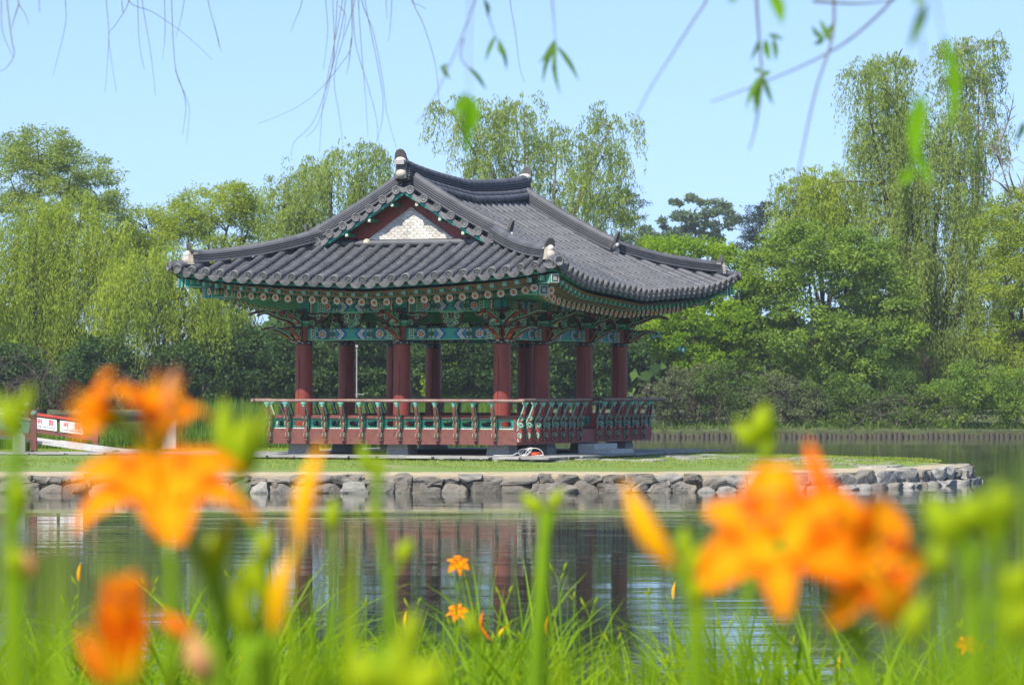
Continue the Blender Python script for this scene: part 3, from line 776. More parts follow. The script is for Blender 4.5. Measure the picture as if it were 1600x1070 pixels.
for sx in (-1, 1):
    for sy in (-1, 1):
        # hip ridge down to the corner
        path = []
        for i in range(13):
            d_ = DG+.02-(DG-.30)*i/12
            path.append(Vector((sx*(RX-d_), sy*(RY-d_), h(1.88+PA*d_+PB*d_*d_+lift(d_)+.035+.05*(i/12)**3))))
        mb = MB(); z = ridge(mb, path, LH)
        hr = mb.build('hip_ridge', PV)
        dv = Vector((sx, sy, 0)).normalized(); e = path[-1]; pm = MB()
        pm.box(e+Z*.08, (.24, .24, .24), plaster, rot=Matrix.Rotation(atan2(dv.y, dv.x), 3, 'Z'), taper=.8); pm.ball(e+dv*.10+Z*.04, .11, plaster, 10); pm.ball(e+dv*.09+Z*.17, .075, plaster_w, 10)
        pm.build('plaster_cap', hr)
        tm = MB(); tongue(tm, e+dv*.02+Z*(.16), dv, .24, .10); 
        tm.build('end_tile', hr)
        # last corner tile pointing out
        ct = MB(); q = Vector((sx*RX, sy*RY, h(1.88+lift(0)+.03)))
        ct.tube([e+dv*.05+Z*-.02, q+dv*.06+Z*.01], [.08, .088], tile, 12)
        ct.lathe(q+dv*.05, [(.095, -.03), (.097, .02), (.078, .02), (.07, .005), (.001, .005)], tile_end, 16, (dv+Z*.1).normalized())
        for s2 in (-1, 1):
            sd = dv.cross(Z)*s2; ct.extr([(-.14, .0), (.14, .0), (.13, -.06), (.05, -.11), (-.05, -.11), (-.13, -.06)], (q-dv*.09+sd*.12-Z*.03, (sd-dv*.45).normalized(), Z), .03, tile_end)
        ct.build('corner_tile', hr)
        # gable ridge down from the main ridge
        path = []; yy = 3.03
        for i in range(15):
            x = .05+(2.16)*i/14; d_ = RX-x
            path.append(Vector((sx*x, sy*yy, h(1.88+PA*d_+PB*d_*d_+lift(RY-yy)+.05+.03*(i/14)**4))))
        mb = MB(); ridge(mb, path, LH[:]+[(.10, .012, tile_dark), (.13, .024, tile)]); gr = mb.build('gable_ridge', PV)
        e = path[-1]; dv = Vector((sx, 0, 0)); pm = MB()
        pm.ball(e+Z*.12+dv*.0, .125, plaster, 12); pm.ball(e+Vector((sx*.02, sy*.14, -.02)), .10, plaster, 10); pm.ball(e+Vector((sx*.0, sy*.22, -.14)), .07, plaster, 8)
        pm.ball(e+dv*.10+Z*.12, .06, plaster_w, 8)
        pm.build('plaster_cap', gr)
        tm = MB(); tongue(tm, e+dv*.08+Z*.18, dv, .24, .085); tm.build('end_tile', gr)
# main ridge
path = []
for i in range(25):
    y = -VG-.06+(2*VG+.12)*i/24; c = RY-abs(y)
    path.append(Vector((0, y, h(1.88+PA*RX+PB*RX*RX+lift(c)+.10*(abs(y)/VG)**3-.03))))
mb = MB()
LM = [(.17, .06, tile_dark)]+[x for i in range(6) for x in ((.130-.004*i, .022, tile_dark), (.17-.006*i, .026, tile))]+[(.10, .02, tile_dark)]
zt = ridge(mb, path, LM, .10)
for s_ in (-1, 1):                            # round tiles bedded along both feet of the ridge
    for i in range(22):
        a = path[i+1].lerp(path[i+2], 0); b = path[i+1].lerp(path[i+2], 1.03)
        mb.tube([a+Vector((s_*.20, 0, .03)), b+Vector((s_*.20, 0, .03))], [.085, .078], tile, 10)
        mb.tube([a+Vector((s_*.15, 0, .125)), b+Vector((s_*.15, 0, .125))], [.075, .068], tile, 10)
mr = mb.build('main_ridge', PV)
for s_ in (-1, 1):
    e = path[0] if s_ < 0 else path[-1]; dv = Vector((0, s_, 0)); pm = MB()
    pm.box(e+Z*.2+dv*.02, (.25, .08, .34), tile, taper=.9); pm.ball(e+Z*.40+dv*.0, .14, plaster_w, 14, .62); pm.ball(e+Z*.12+dv*.0, .13, plaster, 10, .8)
    pm.box(e+Z*.36+dv*.12, (.22, .05, .09), granite)
    pm.build('plaster_cap', mr)
    tm = MB(); tongue(tm, e+Z*(zt-.04)+dv*.02, dv, .32, .125); tm.build('end_tile', mr)

# gables: verge tiles, wall, plaster triangle
def zroof(x, y): d_ = RX-abs(x); return h(1.88+PA*d_+PB*d_*d_+lift(RY-abs(y)))
def clip(poly_, tri):
    outp = poly_
    for i in range(3):
        a, b = tri[i], tri[(i+1) % 3]; inp = outp; outp = []
        f = lambda p: (b[0]-a[0])*(p[1]-a[1])-(b[1]-a[1])*(p[0]-a[0])
        for j in range(len(inp)):
            p, q = inp[j], inp[(j+1) % len(inp)]; fp, fq = f(p), f(q)
            if fp >= 0: outp.append(p)
            if (fp >= 0) != (fq >= 0): s_ = fp/(fp-fq); outp.append((p[0]+(q[0]-p[0])*s_, p[1]+(q[1]-p[1])*s_))
        if not outp: return []
    return outp
scale_g = mat('gable_scale_tile', (.66, .62, .54), (.42, .39, .34), scale=2.0, rough=.9, bump=.3, bscale=40, island=.18)
for sy in (-1, 1):
    vt = MB(); dv = Vector((0, sy, 0)); 
    for sx in (-1, 1):
        xs_ = [.16+.305*i for i in range(8)]
        for i, x in enumerate(xs_):
            z = zroof(x, 3.1)-.015
            p0 = Vector((sx*x, sy*2.9, z)); p1 = Vector((sx*x, sy*VG, z+.005))
            vt.tube([p0, p1], .078, tile, 12); vt.lathe(p1, [(.09, -.02), (.092, .02), (.074, .02), (.068, .006), (.001, .006)], tile_end, 16, dv)
            if sy < 0:
                for q in range(8): vt.lathe(p1+Vector((cos(q*pi/4)*.04, -.006, sin(q*pi/4)*.04)), [(.0145, 0), (.010, .011), (.001, .013)], tile_end, 6, dv)
            # crescent below, stepping down the slope
            xm = x+.155; zm = zroof(xm, 3.1)-.05; sl = (zroof(xm+.1, 3)-zroof(xm-.1, 3))/.2
            if i == len(xs_)-1 and False: continue
            w_ = .15; o_ = [(-w_, .02-sl*w_*.0+.03), (0, -.01), (w_, .03-.0), (w_, -.03), (w_*.7, -.085), (w_*.3, -.115), (-w_*.3, -.115), (-w_*.7, -.085), (-w_, -.03)]
            u = Vector((sx, 0, sl*.75)).normalized()
            vt.extr(o_, (Vector((sx*xm, sy*(VG-.02), zm)), u, Z), .028, tile_end)
            vt.extr([(-w_, .03), (0, -.012), (w_, .03), (w_, .015), (0, -.03), (-w_, .015)], (Vector((sx*xm, sy*3.08, zm)), u, Z), .38, tile)
    # crown crescent in the middle
    vt.extr([(-.15, .03), (0, -.01), (.15, .03), (.15, -.03), (.1, -.085), (0, -.115), (-.1, -.085), (-.15, -.03)], (Vector((0, sy*(VG-.02), zroof(0, 3.1)-.05)), Vector((1, 0, 0)), Z), .028, tile_end)
    gv = vt.build('verge_tiles', PV)
    gb = MB()
    top = [(x, zroof(x, 3.0)-.11) for x in [-2.15+.215*i for i in range(21)]]
    base = h(2.9)
    gb.extr([(-2.15, base), (2.15, base)]+[(x, z) for x, z in top[::-1]], (Vector((0, sy*(WL-.03), 0)), Vector((1, 0, 0)), Z), .05, red)
    for i in range(1, 17): gb.box((-2.4+.3*i, sy*(WL-.0), h(3.3)), (.012, .01, .9), reddk) if False else None
    gw = gb.build('gable_wall', PV)
    sf = MB(); P = [Vector((x, sy*WL, z+.02)) for x, z in top]+[Vector((x, sy*(VG-.04), z+.02)) for x, z in top]
    sf.add(P, [(i, i+1, 21+i+1, 21+i) for i in range(20)], greendk)
    for s_ in (-1, 1):
        pp = [Vector((s_*x, sy*(VG-.07), zroof(x, 3.1)-.155)) for x in (.0, .4, .8, 1.2, 1.6, 2.0, 2.42)]
        for a, b in zip(pp, pp[1:]): sf.bar(a, b, .05, .06, teal)
        pp = [p+Vector((0, -sy*.0, -.07)) for p in pp]
        for i, x in enumerate((.28, .8, 1.32, 1.84)):
            z = zroof(x, 3.1)-.235; sf.box((s_*x, sy*(WL+VG-.1)/2, z), (.075, VG-WL-.02, .075), green)
            fr = (Vector((s_*x, sy*(VG-.055), z)), Vector((-sy, 0, 0)), Z)
            sf.poly(disc((0, 0), .03, 8), fr, .002, white); sf.poly(disc((0, 0), .010, 6), fr, .004, orange)
    sf.build('gable_brackets', PV)
    tri_m = MB(); yv = sy*(WL+.008); ux = Vector((-sy, 0, 0)); fr = (Vector((0, yv, 0)), ux, Z)
    tri = [(-.96, h(3.07)), (.96, h(3.07)), (0, h(3.70))]
    tri_m.extr([(-1.02, h(3.05)), (1.02, h(3.05)), (0, h(3.735))], (Vector((0, yv-sy*.0, 0)), ux, Z), .03, plaster)
    row = 0; z = h(3.60)
    while z > h(3.02):
        nx = 16
        for i in range(-nx, nx+1):
            x = (i+.5*(row % 2))*.145
            for r_, mt_, k in ((.085, tile, 0), (.077, scale_g, 1)):
                pl = clip([(x+r_*1.15*cos(a), z+r_*.8*sin(a)) for a in [2*pi*j/16 for j in range(16)]], tri)
                if len(pl) > 2: tri_m.poly(pl, fr, .016+.0016*(row*2+k), mt_)
        row += 1; z -= .062
    tri_m.build('scale_tile_panel', gw)
    lm = MB(); lm.box((0, sy*(WL+.07), h(3.02)), (4.1, .16, .05), granite); lm.tube([(-2.15, sy*(WL+.13), h(2.985)), (2.15, sy*(WL+.13), h(2.985))], .07, tile, 10)
    lm.box((-1.9, sy*(WL+.2), h(2.95)), (.12, .1, .14), plaster_w); lm.box((1.9, sy*(WL+.2), h(2.95)), (.12, .1, .14), plaster_w); lm.ball((-.95, sy*(WL+.15), h(3.0)), .085, plaster, 8)
    lm.build('gable_foot', gw)

# ---- eaves: boards, square flying rafters and round rafters
for face in 'FRBL':
    A, et, inn, pt, dmax, d0 = rowfn(face); nr = face in 'FR'
    tt = [(-A+.12)+(2*A-.24)*i/48 for i in range(49)]
    eb = MB()
    pa = [pt(t, d0(t)+.10, -.115) for t in tt]; sweep(eb, pa, [(-.03, -.035), (.03, -.035), (.03, .035), (-.03, .035)], green)
    pa = [pt(t, d0(t)+.13, -.163) for t in tt]; sweep(eb, pa, [(-.05, -.012), (.05, -.012), (.05, .012), (-.05, .012)], teal)
    dr = .66
    def rz(t, d, t0=None):                    # underside lines of both rafter rows
        c = A-abs(t); e = pt(t, 0).z
        return e
    pa = [Vector((*(pt(t, dr+.03)).to_2d(), rz(t, 0)-.265)) for t in tt[2:-2]]; sweep(eb, pa, [(-.03, -.03), (.03, -.03), (.03, .03), (-.03, .03)], green)
    pa = [p+Z*.0-inn*.034 for p in pa]; sweep(eb, pa, [(-.004, -.012), (.004, -.012), (.004, .006), (-.004, .006)], orange)
    eb.build('eave_board', PV)
    # soffits above each row
    sf = MB(); V = []
    for t in tt:
        c = A-abs(t); e = rz(t, 0); tin = max(-(A-2.05), min(A-2.05, t))
        p0 = pt(t, .14); p1 = pt(t, dr); p2 = et*tin-inn*((RY if face in 'FB' else RX)-2.1)
        q1 = Vector((p1.x, p1.y, e-.10)) if c > dr else p0.lerp(Vector((p2.x, p2.y, e)), .3)
        V += [Vector((p0.x, p0.y, e-.165)), Vector((q1.x, q1.y, e-.235)), Vector((p2.x, p2.y, h(2.10)))]
    sf.add(V, [(i*3+j, (i+1)*3+j, (i+1)*3+j+1, i*3+j+1) for i in range(48) for j in range(2)], soffit)
    sf.build('soffit', PV)
    nraf = 29 if face in 'FB' else 38
    fly_all = MB(); raf_all = MB()
    for i in range(nraf):
        t = (-1+2*(i+.5)/nraf)*(A-.25); e = rz(t, 0); c = A-abs(t)
        tin = t if abs(t) < A-2.05 else math.copysign(A-2.05-.04*0, t)+(t-math.copysign(A-2.05, t))*.10
        pin = et*tin-inn*((RY if face in 'FB' else RX)-2.2); pin = Vector((pin.x, pin.y, h(2.03)))
        po = pt(t, d0(t)+.13); po.z = e-.215
        dirh = Vector((pin.x-po.x, pin.y-po.y, 0)).normalized()
        pi_ = po+dirh*(.95)+Z*(.10)
        m1 = MB() if nr else fly_all
        m1.bar(po, pi_, .085, .095, green)
        for (u, mt_) in ((.12, white), (.16, orange), (.20, blue)):
            q = po+(pi_-po).normalized()*u; q2 = po+(pi_-po).normalized()*(u+.02); m1.bar(q, q2, .090, .10, mt_)
        tn = (pi_-po).normalized(); sd = tn.cross(Z).normalized(); up = sd.cross(tn)
        fr = (po, sd, up)
        for r_, mt_, k in ((.042, mint, 1), (.030, greendk, 2), (.019, white, 3), (.008, black, 4)): m1.poly([(-r_, -r_), (r_, -r_), (r_, r_), (-r_, r_)], fr, .002*k, mt_)
        if nr: m1.build('flying_rafter', PV)
        # round rafter
        if c < .5: continue
        k_ = (dr+.0)/max(c, .01)
        po = pt(t, dr+.02) if c > 1.2 else pt(t, dr*.95)
        if c < dr+.2: 
            po = pt(t, c*.62)
        po.z = e-.345-.02
        m2 = MB() if nr else raf_all
        m2.tube([po, pin], .066, green, 12)
        tn = (pin-po).normalized()
        for u, mt_ in ((.10, white), (.13, orange), (.17, mintg), (.21, black), (.24, orange)): m2.tube([po+tn*u, po+tn*(u+.022)], .068, mt_, 12)
        sd = tn.cross(Z).normalized(); up = sd.cross(tn); fr = (po, sd, up)
        m2.poly(disc((0, 0), .078, 8), fr, .003, white)
        m2.lathe(po-tn*.002, [(.078, 0), (.078, .02), (.066, .02)], orange, 8, tn)
        for q in range(8): m2.poly([(cos(q*pi/4-.28)*.052, sin(q*pi/4-.28)*.052), (cos(q*pi/4+.28)*.052, sin(q*pi/4+.28)*.052), (.01*cos(q*pi/4+.5), .01*sin(q*pi/4+.5)), (.01*cos(q*pi/4-.5), .01*sin(q*pi/4-.5))], fr, .005, orange)
        m2.poly(disc((0, 0), .014, 6), fr, .007, reddk)
        if nr: m2.build('rafter', PV)
    if not nr:
        fly_all.build('flying_rafter', PV, kind='stuff'); raf_all.build('rafter', PV, kind='stuff')
for sx in (-1, 1):
    for sy in (-1, 1):
        dv = Vector((sx, sy, 0)).normalized(); e = h(1.88+lift(0)); cb = MB(); c0 = Vector((sx*HX, sy*HY, 0))
        pu = Vector((sx*(RX-.10), sy*(RY-.10), e-.30)); pin = Vector((sx*(RX-1.5), sy*(RY-1.5), e-.38))
        cb.bar(pu, pin, .17, .17, teal); 
        pl = Vector((sx*(RX-.50), sy*(RY-.50), e-.52)); pin2 = Vector((c0.x, c0.y, h(1.95)))
        cb.bar(pl, pin2, .19, .20, teal)
        for p, q, wd in ((pu, pin, .17), (pl, pin2, .19)):
            tn = (q-p).normalized(); sd = tn.cross(Z).normalized(); up = sd.cross(tn); fr = (p, sd, up); w_ = wd/2
            sq = lambda r_: [(-r_, -r_), (r_, -r_), (r_, r_), (-r_, r_)]
            cb.poly(sq(w_*.98), fr, .003, white); cb.poly(sq(w_*.80), fr, .006, black)
            for k in range(8):
                a = k*pi/4; r_ = w_*(.42 if k % 2 == 0 else .58)
                cb.poly(disc((cos(a)*r_, sin(a)*r_), w_*.13, 6), fr, .009, white)
                cb.rib([(0, 0), (cos(a)*r_, sin(a)*r_)], fr, .006, w_*.1, white, .004)
            for u, mt_ in ((.06, mintg), (.10, black), (.13, white)): cb.bar(p+tn*u, p+tn*(u+.02), wd+.006, wd*1.05+.006, mt_)
            for s2 in (-1, 1):
                a = p+tn*.18+sd*s2*(w_+.002); b = q+sd*s2*(w_+.002); cb.bar(a-up*w_*.8, b-up*w_*.8, .006, .012, white); cb.bar(a+up*w_*.75, b+up*w_*.75, .006, .012, mintg)
        cb.build('corner_beam', PV)
# steps at the entrance
sm = mat('cut_granite', (.50, .49, .46), (.38, .37, .35), scale=30, rough=.85, bump=.15)
yc = -EY+3.885
st = empty('stone_steps', (PC.x, PC.y, GZ), -AN, label='two pale granite steps below the entrance gap in the pavilion railing', cat='steps')
mb = MB(); mb.box((HX+.78, yc, .115), (.36, 1.35, .22), sm); mb.build('upper_step', st)
mb = MB(); mb.box((HX+1.14, yc+.05, .055), (.36, 1.35, .12), sm); mb.build('lower_step', st)

# ================================================================== FOLIAGE
L_willow = leafmat('willow_leaf', (.18, .265, .032), (.34, .41, .05), .45, .35)
L_willow2 = leafmat('pale_willow_leaf', (.165, .24, .055), (.31, .38, .085), .45, .35)
L_green = leafmat('broad_leaf', (.095, .175, .032), (.25, .35, .05), .42, .5)
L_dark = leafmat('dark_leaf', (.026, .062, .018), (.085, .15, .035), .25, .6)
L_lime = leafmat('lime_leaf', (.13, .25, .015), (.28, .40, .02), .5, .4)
L_shrub = leafmat('shrub_leaf', (.05, .10, .022), (.15, .22, .04), .35, .7)
L_grey = leafmat('dusty_leaf', (.075, .10, .045), (.16, .18, .075), .3, .9)
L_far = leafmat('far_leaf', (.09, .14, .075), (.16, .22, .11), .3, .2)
L_pine = leafmat('pine_needle', (.020, .040, .022), (.045, .075, .038), .1, .5)
L_reed = leafmat('reed_leaf', (.07, .15, .02), (.16, .26, .03), .4, .8)

def unit(v): return v/np.maximum(np.linalg.norm(v, axis=-1, keepdims=True), 1e-9)
def leaves(P, D, Lg, Wd):
    """diamond leaves: points P, directions D, lengths Lg, widths Wd -> V, F"""
    n = len(P); r = rng.normal(size=(n, 3)); S = unit(np.cross(D, r)); Lg = np.broadcast_to(Lg, n)[:, None]; Wd = np.broadcast_to(Wd, n)[:, None]
    V = np.stack([P, P+D*Lg*.45+S*Wd*.5, P+D*Lg, P+D*Lg*.45-S*Wd*.5], 1).reshape(-1, 3)
    return V, np.arange(4*n).reshape(n, 4)
def ball_pts(n, shell=.55):
    v = unit(rng.normal(size=(n, 3))); r = shell+(1-shell)*rng.random((n, 1))**.5
    return v*r
def limbs(base, top_pts, r0, mt, bend=.15, twigs=0, droop=0):
    """trunk from base, forking towards each crown lobe"""
    mb = MB(); base = Vector(base)
    zs = [p[2] for p in top_pts]; fork = base+Vector((0, 0, (min(zs)-base.z)*.5)) if min(zs) > base.z+1 else base+Z*.5
    cx = sum(p[0] for p in top_pts)/len(top_pts); fork.x += (cx-base.x)*.25
    mb.tube([base-Z*.3, base.lerp(fork, .5)+Vector((random.uniform(-.1, .1)*r0*4, 0, 0)), fork], [r0*1.25, r0, r0*.85], mt, 8)
    for p in top_pts:
        p = Vector(p); L_ = (p-fork).length; mid = fork.lerp(p, .45)+Vector((random.uniform(-1, 1)*bend*L_*.5, random.uniform(-1, 1)*bend*L_, bend*L_*.6))
        cv = bez([fork, mid, p], 8); k = r0*.42*min(1, L_/6+.3); mb.tube(cv, [k*(1-.8*i/8) for i in range(9)], mt, 6, smooth=True)
        for i in range(twigs):
            q = cv[random.randint(4, 8)]; e = q+Vector((random.gauss(0, 1), random.gauss(0, 1), random.uniform(.1, 1.2)-droop))*L_*(.07 if droop else .10)
            cc = bez([q, q.lerp(e, .5)+Vector((random.gauss(0, .05), 0, .1))*L_*.3, e], 4); mb.tube(cc, [k*.28*(1-.8*j/4) for j in range(5)], mt, 4, cap=False)
    return mb
def tree(name, label, Y, base_px, lobes, kind, lm, cat='tree', dens=1.0, r0=.22, bk=None, group='trees and bushes beyond the pond', depth=1.0, leaf=None, tw=5, hang=(1.5, 4.0)):
    """lobes: (px, py, rx px, rz px[, dy]) as seen in the photograph, each becomes a cloud of foliage with real depth at distance Y"""
    s_ = Y/F; b = at(base_px, 0, Y); bz = .6 if Y > 100 else GZ
    ob = empty(name, (b.x, Y, bz), label=label, cat=cat, group=group)
    VV = []; FF = []; cnt = 0; tops = []
    for lb in lobes:
        px, py, rx, rz = lb[:4]; dy = lb[4] if len(lb) > 4 else random.uniform(-.5, .5)*rx*s_*.6
        c = np.array(at(px, py, Y))+np.array([0, dy, 0]); ra = np.array([rx*s_, rx*s_*depth, rz*s_]); tops.append(tuple(c-np.array([0, 0, ra[2]*.1])))
        area = (ra[0]*ra[2])
        if kind == 'willow':
            ns = int(125*area**.85*dens)+24; kc = max(4, ns//9); st = ball_pts(kc, .2)[rng.integers(0, kc, ns)]*ra+rng.normal(size=(ns, 3))*[.17, .17, .22]; st[:, 2] = np.abs(st[:, 2])*rng.choice([1, 1, -.6], ns)
            o2 = unit(st*[1, 1, .0]+rng.normal(size=st.shape)*[.12*ra[0], .12*ra[0], 0]); Ls = rng.uniform(*hang, ns)*(.6+.4*min(1, ra[2]))
            m_ = 34; t = (np.arange(m_)/m_)[None, :, None]
            out_ = (.25+.55*rng.random((ns, 1, 1)))
            ph = rng.random((ns, 1, 1))*6
            pts = (st+c)[:, None, :]+o2[:, None, :]*out_*(1-np.exp(-3*t))*1.1+np.array([0, 0, 1.])*(.35*np.sin(np.minimum(t*4, np.pi))-Ls[:, None, None]*t**1.25)+np.concatenate([np.sin(t*5+ph), np.cos(t*4+ph), 0*ph*t], 2)*.07
            P = pts.reshape(-1, 3)+rng.normal(size=(ns*m_, 3))*[.05, .05, .04]
            keep = rng.random(len(P)) < .86; P = P[keep]; n = len(P)
            D = unit(rng.normal(size=(n, 3))*[.42, .42, .35]+[0, 0, -1]); lw = leaf or (.20, .044)
            V, Fc = leaves(P, D, rng.uniform(.7, 1.25, n)*lw[0], lw[1])
        else:
            if kind == 'broad': kcl = int(20*area**.8*dens)+6; per = 120; cr = .50; lw = leaf or (.165, .095)
            elif kind == 'fine': kcl = int(26*area**.8*dens)+6; per = 110; cr = .55; lw = leaf or (.18, .052)
            elif kind == 'pine': kcl = int(11*area**.8*dens)+5; per = 75; cr = .5; lw = leaf or (.30, .06)
            elif kind == 'shrub': kcl = int(22*area**.8*dens)+6; per = 90; cr = .38; lw = leaf or (.12, .07)
            cc = ball_pts(kcl, .45)*ra+c; cs = rng.uniform(.45, 1.25, kcl)*cr
            q = ball_pts(kcl*per, .2).reshape(kcl, per, 3)*cs[:, None, None]*([1.25, 1.25, .62] if kind != 'pine' else [1.6, 1.6, .32])
            P = (cc[:, None, :]+q).reshape(-1, 3); n = len(P)
            D = unit(rng.normal(size=(n, 3))+unit(P-c)*.9+[0, 0, .15 if kind != 'fine' else -.5])
            V, Fc = leaves(P, D, rng.uniform(.6, 1.3, n)*lw[0], rng.uniform(.7, 1.2, n)*lw[1])
        V = V-np.array([b.x, Y, bz]); V[:, 2] = np.maximum(V[:, 2], -.5)
        VV.append(V); FF.append(Fc+cnt); cnt += len(V)
    npmesh('crown', np.concatenate(VV), np.concatenate(FF), [lm], ob)
    tm = limbs((0, 0, 0), [(p[0]-b.x, p[1]-Y, p[2]-bz) for p in tops], r0, bk or bark, twigs=tw, droop=.4 if kind == 'willow' else 0)
    tm.build('trunk', ob)
    return ob

TG = 'trees and bushes beyond the pond'
# -- left side
tree('tree', 'tall airy grey-green tree at the left edge, its round top above the yellow-green willow', 156, 60, [(60, 240, 62, 45), (15, 275, 50, 60), (110, 265, 55, 42), (150, 300, 45, 40), (70, 320, 80, 50), (165, 345, 35, 40)], 'fine', L_willow2, dens=.85, r0=.3)
tree('willow_tree', 'leftmost yellow-green weeping willow whose strands hang low over the bridge', 150, 55, [(20, 380, 50, 40), (60, 350, 55, 40), (125, 335, 50, 35), (100, 400, 70, 50), (45, 450, 60, 50), (150, 420, 60, 45), (120, 480, 60, 40), (10, 480, 40, 50), (20, 545, 40, 30), (175, 375, 28, 30)], 'willow', L_willow, dens=1.0, r0=.32, hang=(1.5, 4.2))
tree('willow_tree', 'second yellow-green weeping willow from the left, trailing to the left of the pavilion roof', 147, 240, [(230, 430, 55, 45), (290, 430, 60, 45), (340, 460, 45, 40), (230, 490, 55, 40), (195, 455, 40, 45), (340, 500, 50, 22), (290, 500, 40, 30)], 'willow', L_willow, dens=.95, r0=.32, hang=(1.3, 3.2))
tree('tree', 'bright green round-topped tree standing behind the willows left of the pavilion', 160, 330, [(330, 322, 62, 32), (370, 310, 36, 24), (290, 345, 45, 30), (230, 355, 42, 32), (300, 395, 90, 40), (390, 350, 34, 40), (200, 395, 30, 40)], 'fine', L_willow, dens=1.1, r0=.3)
tree('willow_tree', 'weeping willow rising behind the left half of the pavilion roof', 150, 520, [(475, 290, 50, 35), (560, 245, 42, 26), (520, 275, 45, 30), (520, 340, 70, 40), (445, 325, 32, 35), (590, 300, 35, 40), (610, 350, 30, 30), (450, 385, 40, 30)], 'willow', L_willow2, dens=.8, r0=.3, hang=(1.2, 3.0))
tree('willow_tree', 'tall open weeping willow rising behind the ridge of the pavilion', 152, 850, [(705, 172, 28, 14), (745, 190, 34, 28), (820, 180, 44, 26), (790, 230, 45, 30), (870, 225, 50, 26), (955, 195, 36, 18), (940, 245, 26, 25), (900, 290, 70, 35), (770, 270, 40, 24), (960, 320, 34, 34), (850, 330, 60, 30)], 'willow', L_willow2, dens=.62, r0=.34, hang=(1.0, 2.6), bk=barkp)
tree('pine_tree', 'dark pine just showing right of the tall open willow', 240, 975, [(975, 318, 26, 16), (985, 345, 20, 12), (960, 380, 34, 20)], 'pine', L_pine, r0=.3)
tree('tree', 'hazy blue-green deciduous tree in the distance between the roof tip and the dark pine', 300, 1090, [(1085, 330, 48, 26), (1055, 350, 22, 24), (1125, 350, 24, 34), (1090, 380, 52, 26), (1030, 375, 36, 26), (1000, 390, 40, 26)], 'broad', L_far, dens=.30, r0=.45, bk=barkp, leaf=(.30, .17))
tree('pine_tree', 'dark pine with a flat top in the distance left of the big leafy tree', 250, 1185, [(1200, 328, 26, 12), (1175, 345, 28, 12), (1200, 362, 36, 16), (1170, 385, 22, 16), (1200, 400, 40, 20)], 'pine', L_pine, dens=1.4, r0=.35)
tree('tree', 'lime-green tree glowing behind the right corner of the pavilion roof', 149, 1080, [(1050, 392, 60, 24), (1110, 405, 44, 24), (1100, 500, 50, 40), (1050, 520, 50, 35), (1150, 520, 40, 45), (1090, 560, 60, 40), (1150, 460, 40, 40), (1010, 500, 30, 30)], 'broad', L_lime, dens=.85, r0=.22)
tree('willow_tree', 'pale feathery willow top to the left of the tallest willow', 156, 1290, [(1290, 285, 42, 22), (1250, 300, 28, 22), (1320, 310, 38, 28), (1270, 340, 56, 30), (1240, 370, 34, 30), (1330, 355, 35, 35)], 'willow', L_willow, dens=1.0, r0=.2, hang=(.9, 2.0))
tree('tree', 'big bushy green tree right of the pavilion, its leaves down to the shore scrub', 149, 1290, [(1260, 390, 66, 40), (1340, 400, 60, 45), (1200, 430, 50, 50), (1290, 450, 90, 50), (1380, 460, 46, 50), (1180, 500, 46, 50), (1260, 520, 80, 46), (1350, 530, 70, 46), (1410, 520, 34, 45), (1210, 570, 60, 30), (1310, 585, 80, 30)], 'broad', L_green, dens=1.15, r0=.3)
tree('willow_tree', 'tallest weeping willow at the right, two crowns with long hanging curtains', 154, 1460, [(1350, 115, 34, 22), (1400, 100, 30, 16), (1380, 150, 44, 24), (1375, 200, 36, 28), (1420, 190, 26, 25), (1440, 230, 48, 36), (1490, 190, 30, 30), (1355, 235, 34, 26), (1400, 285, 52, 34), (1500, 255, 44, 36), (1460, 320, 66, 36), (1510, 340, 44, 34), (1390, 350, 44, 34), (1440, 400, 50, 36), (1500, 420, 50, 40), (1470, 480, 54, 30), (1400, 420, 40, 36), (1430, 470, 40, 34), (1490, 530, 44, 30), (1430, 550, 44, 28), (1530, 500, 40, 34), (1540, 420, 34, 34)], 'willow', L_willow2, dens=.95, r0=.4, hang=(1.4, 3.6))
tree('willow_tree', 'thin high crown at the upper right, sparse leaves against the sky behind the tallest willow', 157, 1520, [(1490, 85, 24, 14), (1530, 75, 32, 14), (1545, 110, 20, 24), (1510, 130, 30, 22), (1530, 175, 34, 26), (1480, 130, 18, 22), (1540, 225, 24, 26)], 'willow', L_willow2, dens=.38, r0=.22, hang=(.6, 1.4), bk=barkp)
tree('tree', 'mid-green tree cut by the right edge of the view', 150, 1600, [(1590, 330, 42, 35), (1560, 360, 34, 40), (1600, 400, 46, 40), (1570, 440, 40, 40), (1610, 480, 46, 46), (1570, 520, 38, 36), (1600, 560, 46, 30)], 'fine', L_willow, dens=1.0, r0=.28)
tree('tree', 'green tree almost hidden behind the left part of the pavilion roof', 153, 640, [(600, 430, 60, 50), (660, 400, 55, 50), (560, 470, 60, 40), (690, 460, 60, 50), (630, 490, 60, 40)], 'broad', L_green, dens=.9, r0=.25, tw=2)
tree('tree', 'green tree almost hidden behind the right part of the pavilion roof', 154, 840, [(760, 400, 60, 50), (840, 400, 60, 50), (900, 420, 50, 45), (780, 470, 60, 45), (870, 480, 60, 40), (950, 460, 45, 40)], 'broad', L_green, dens=.9, r0=.25, tw=2)
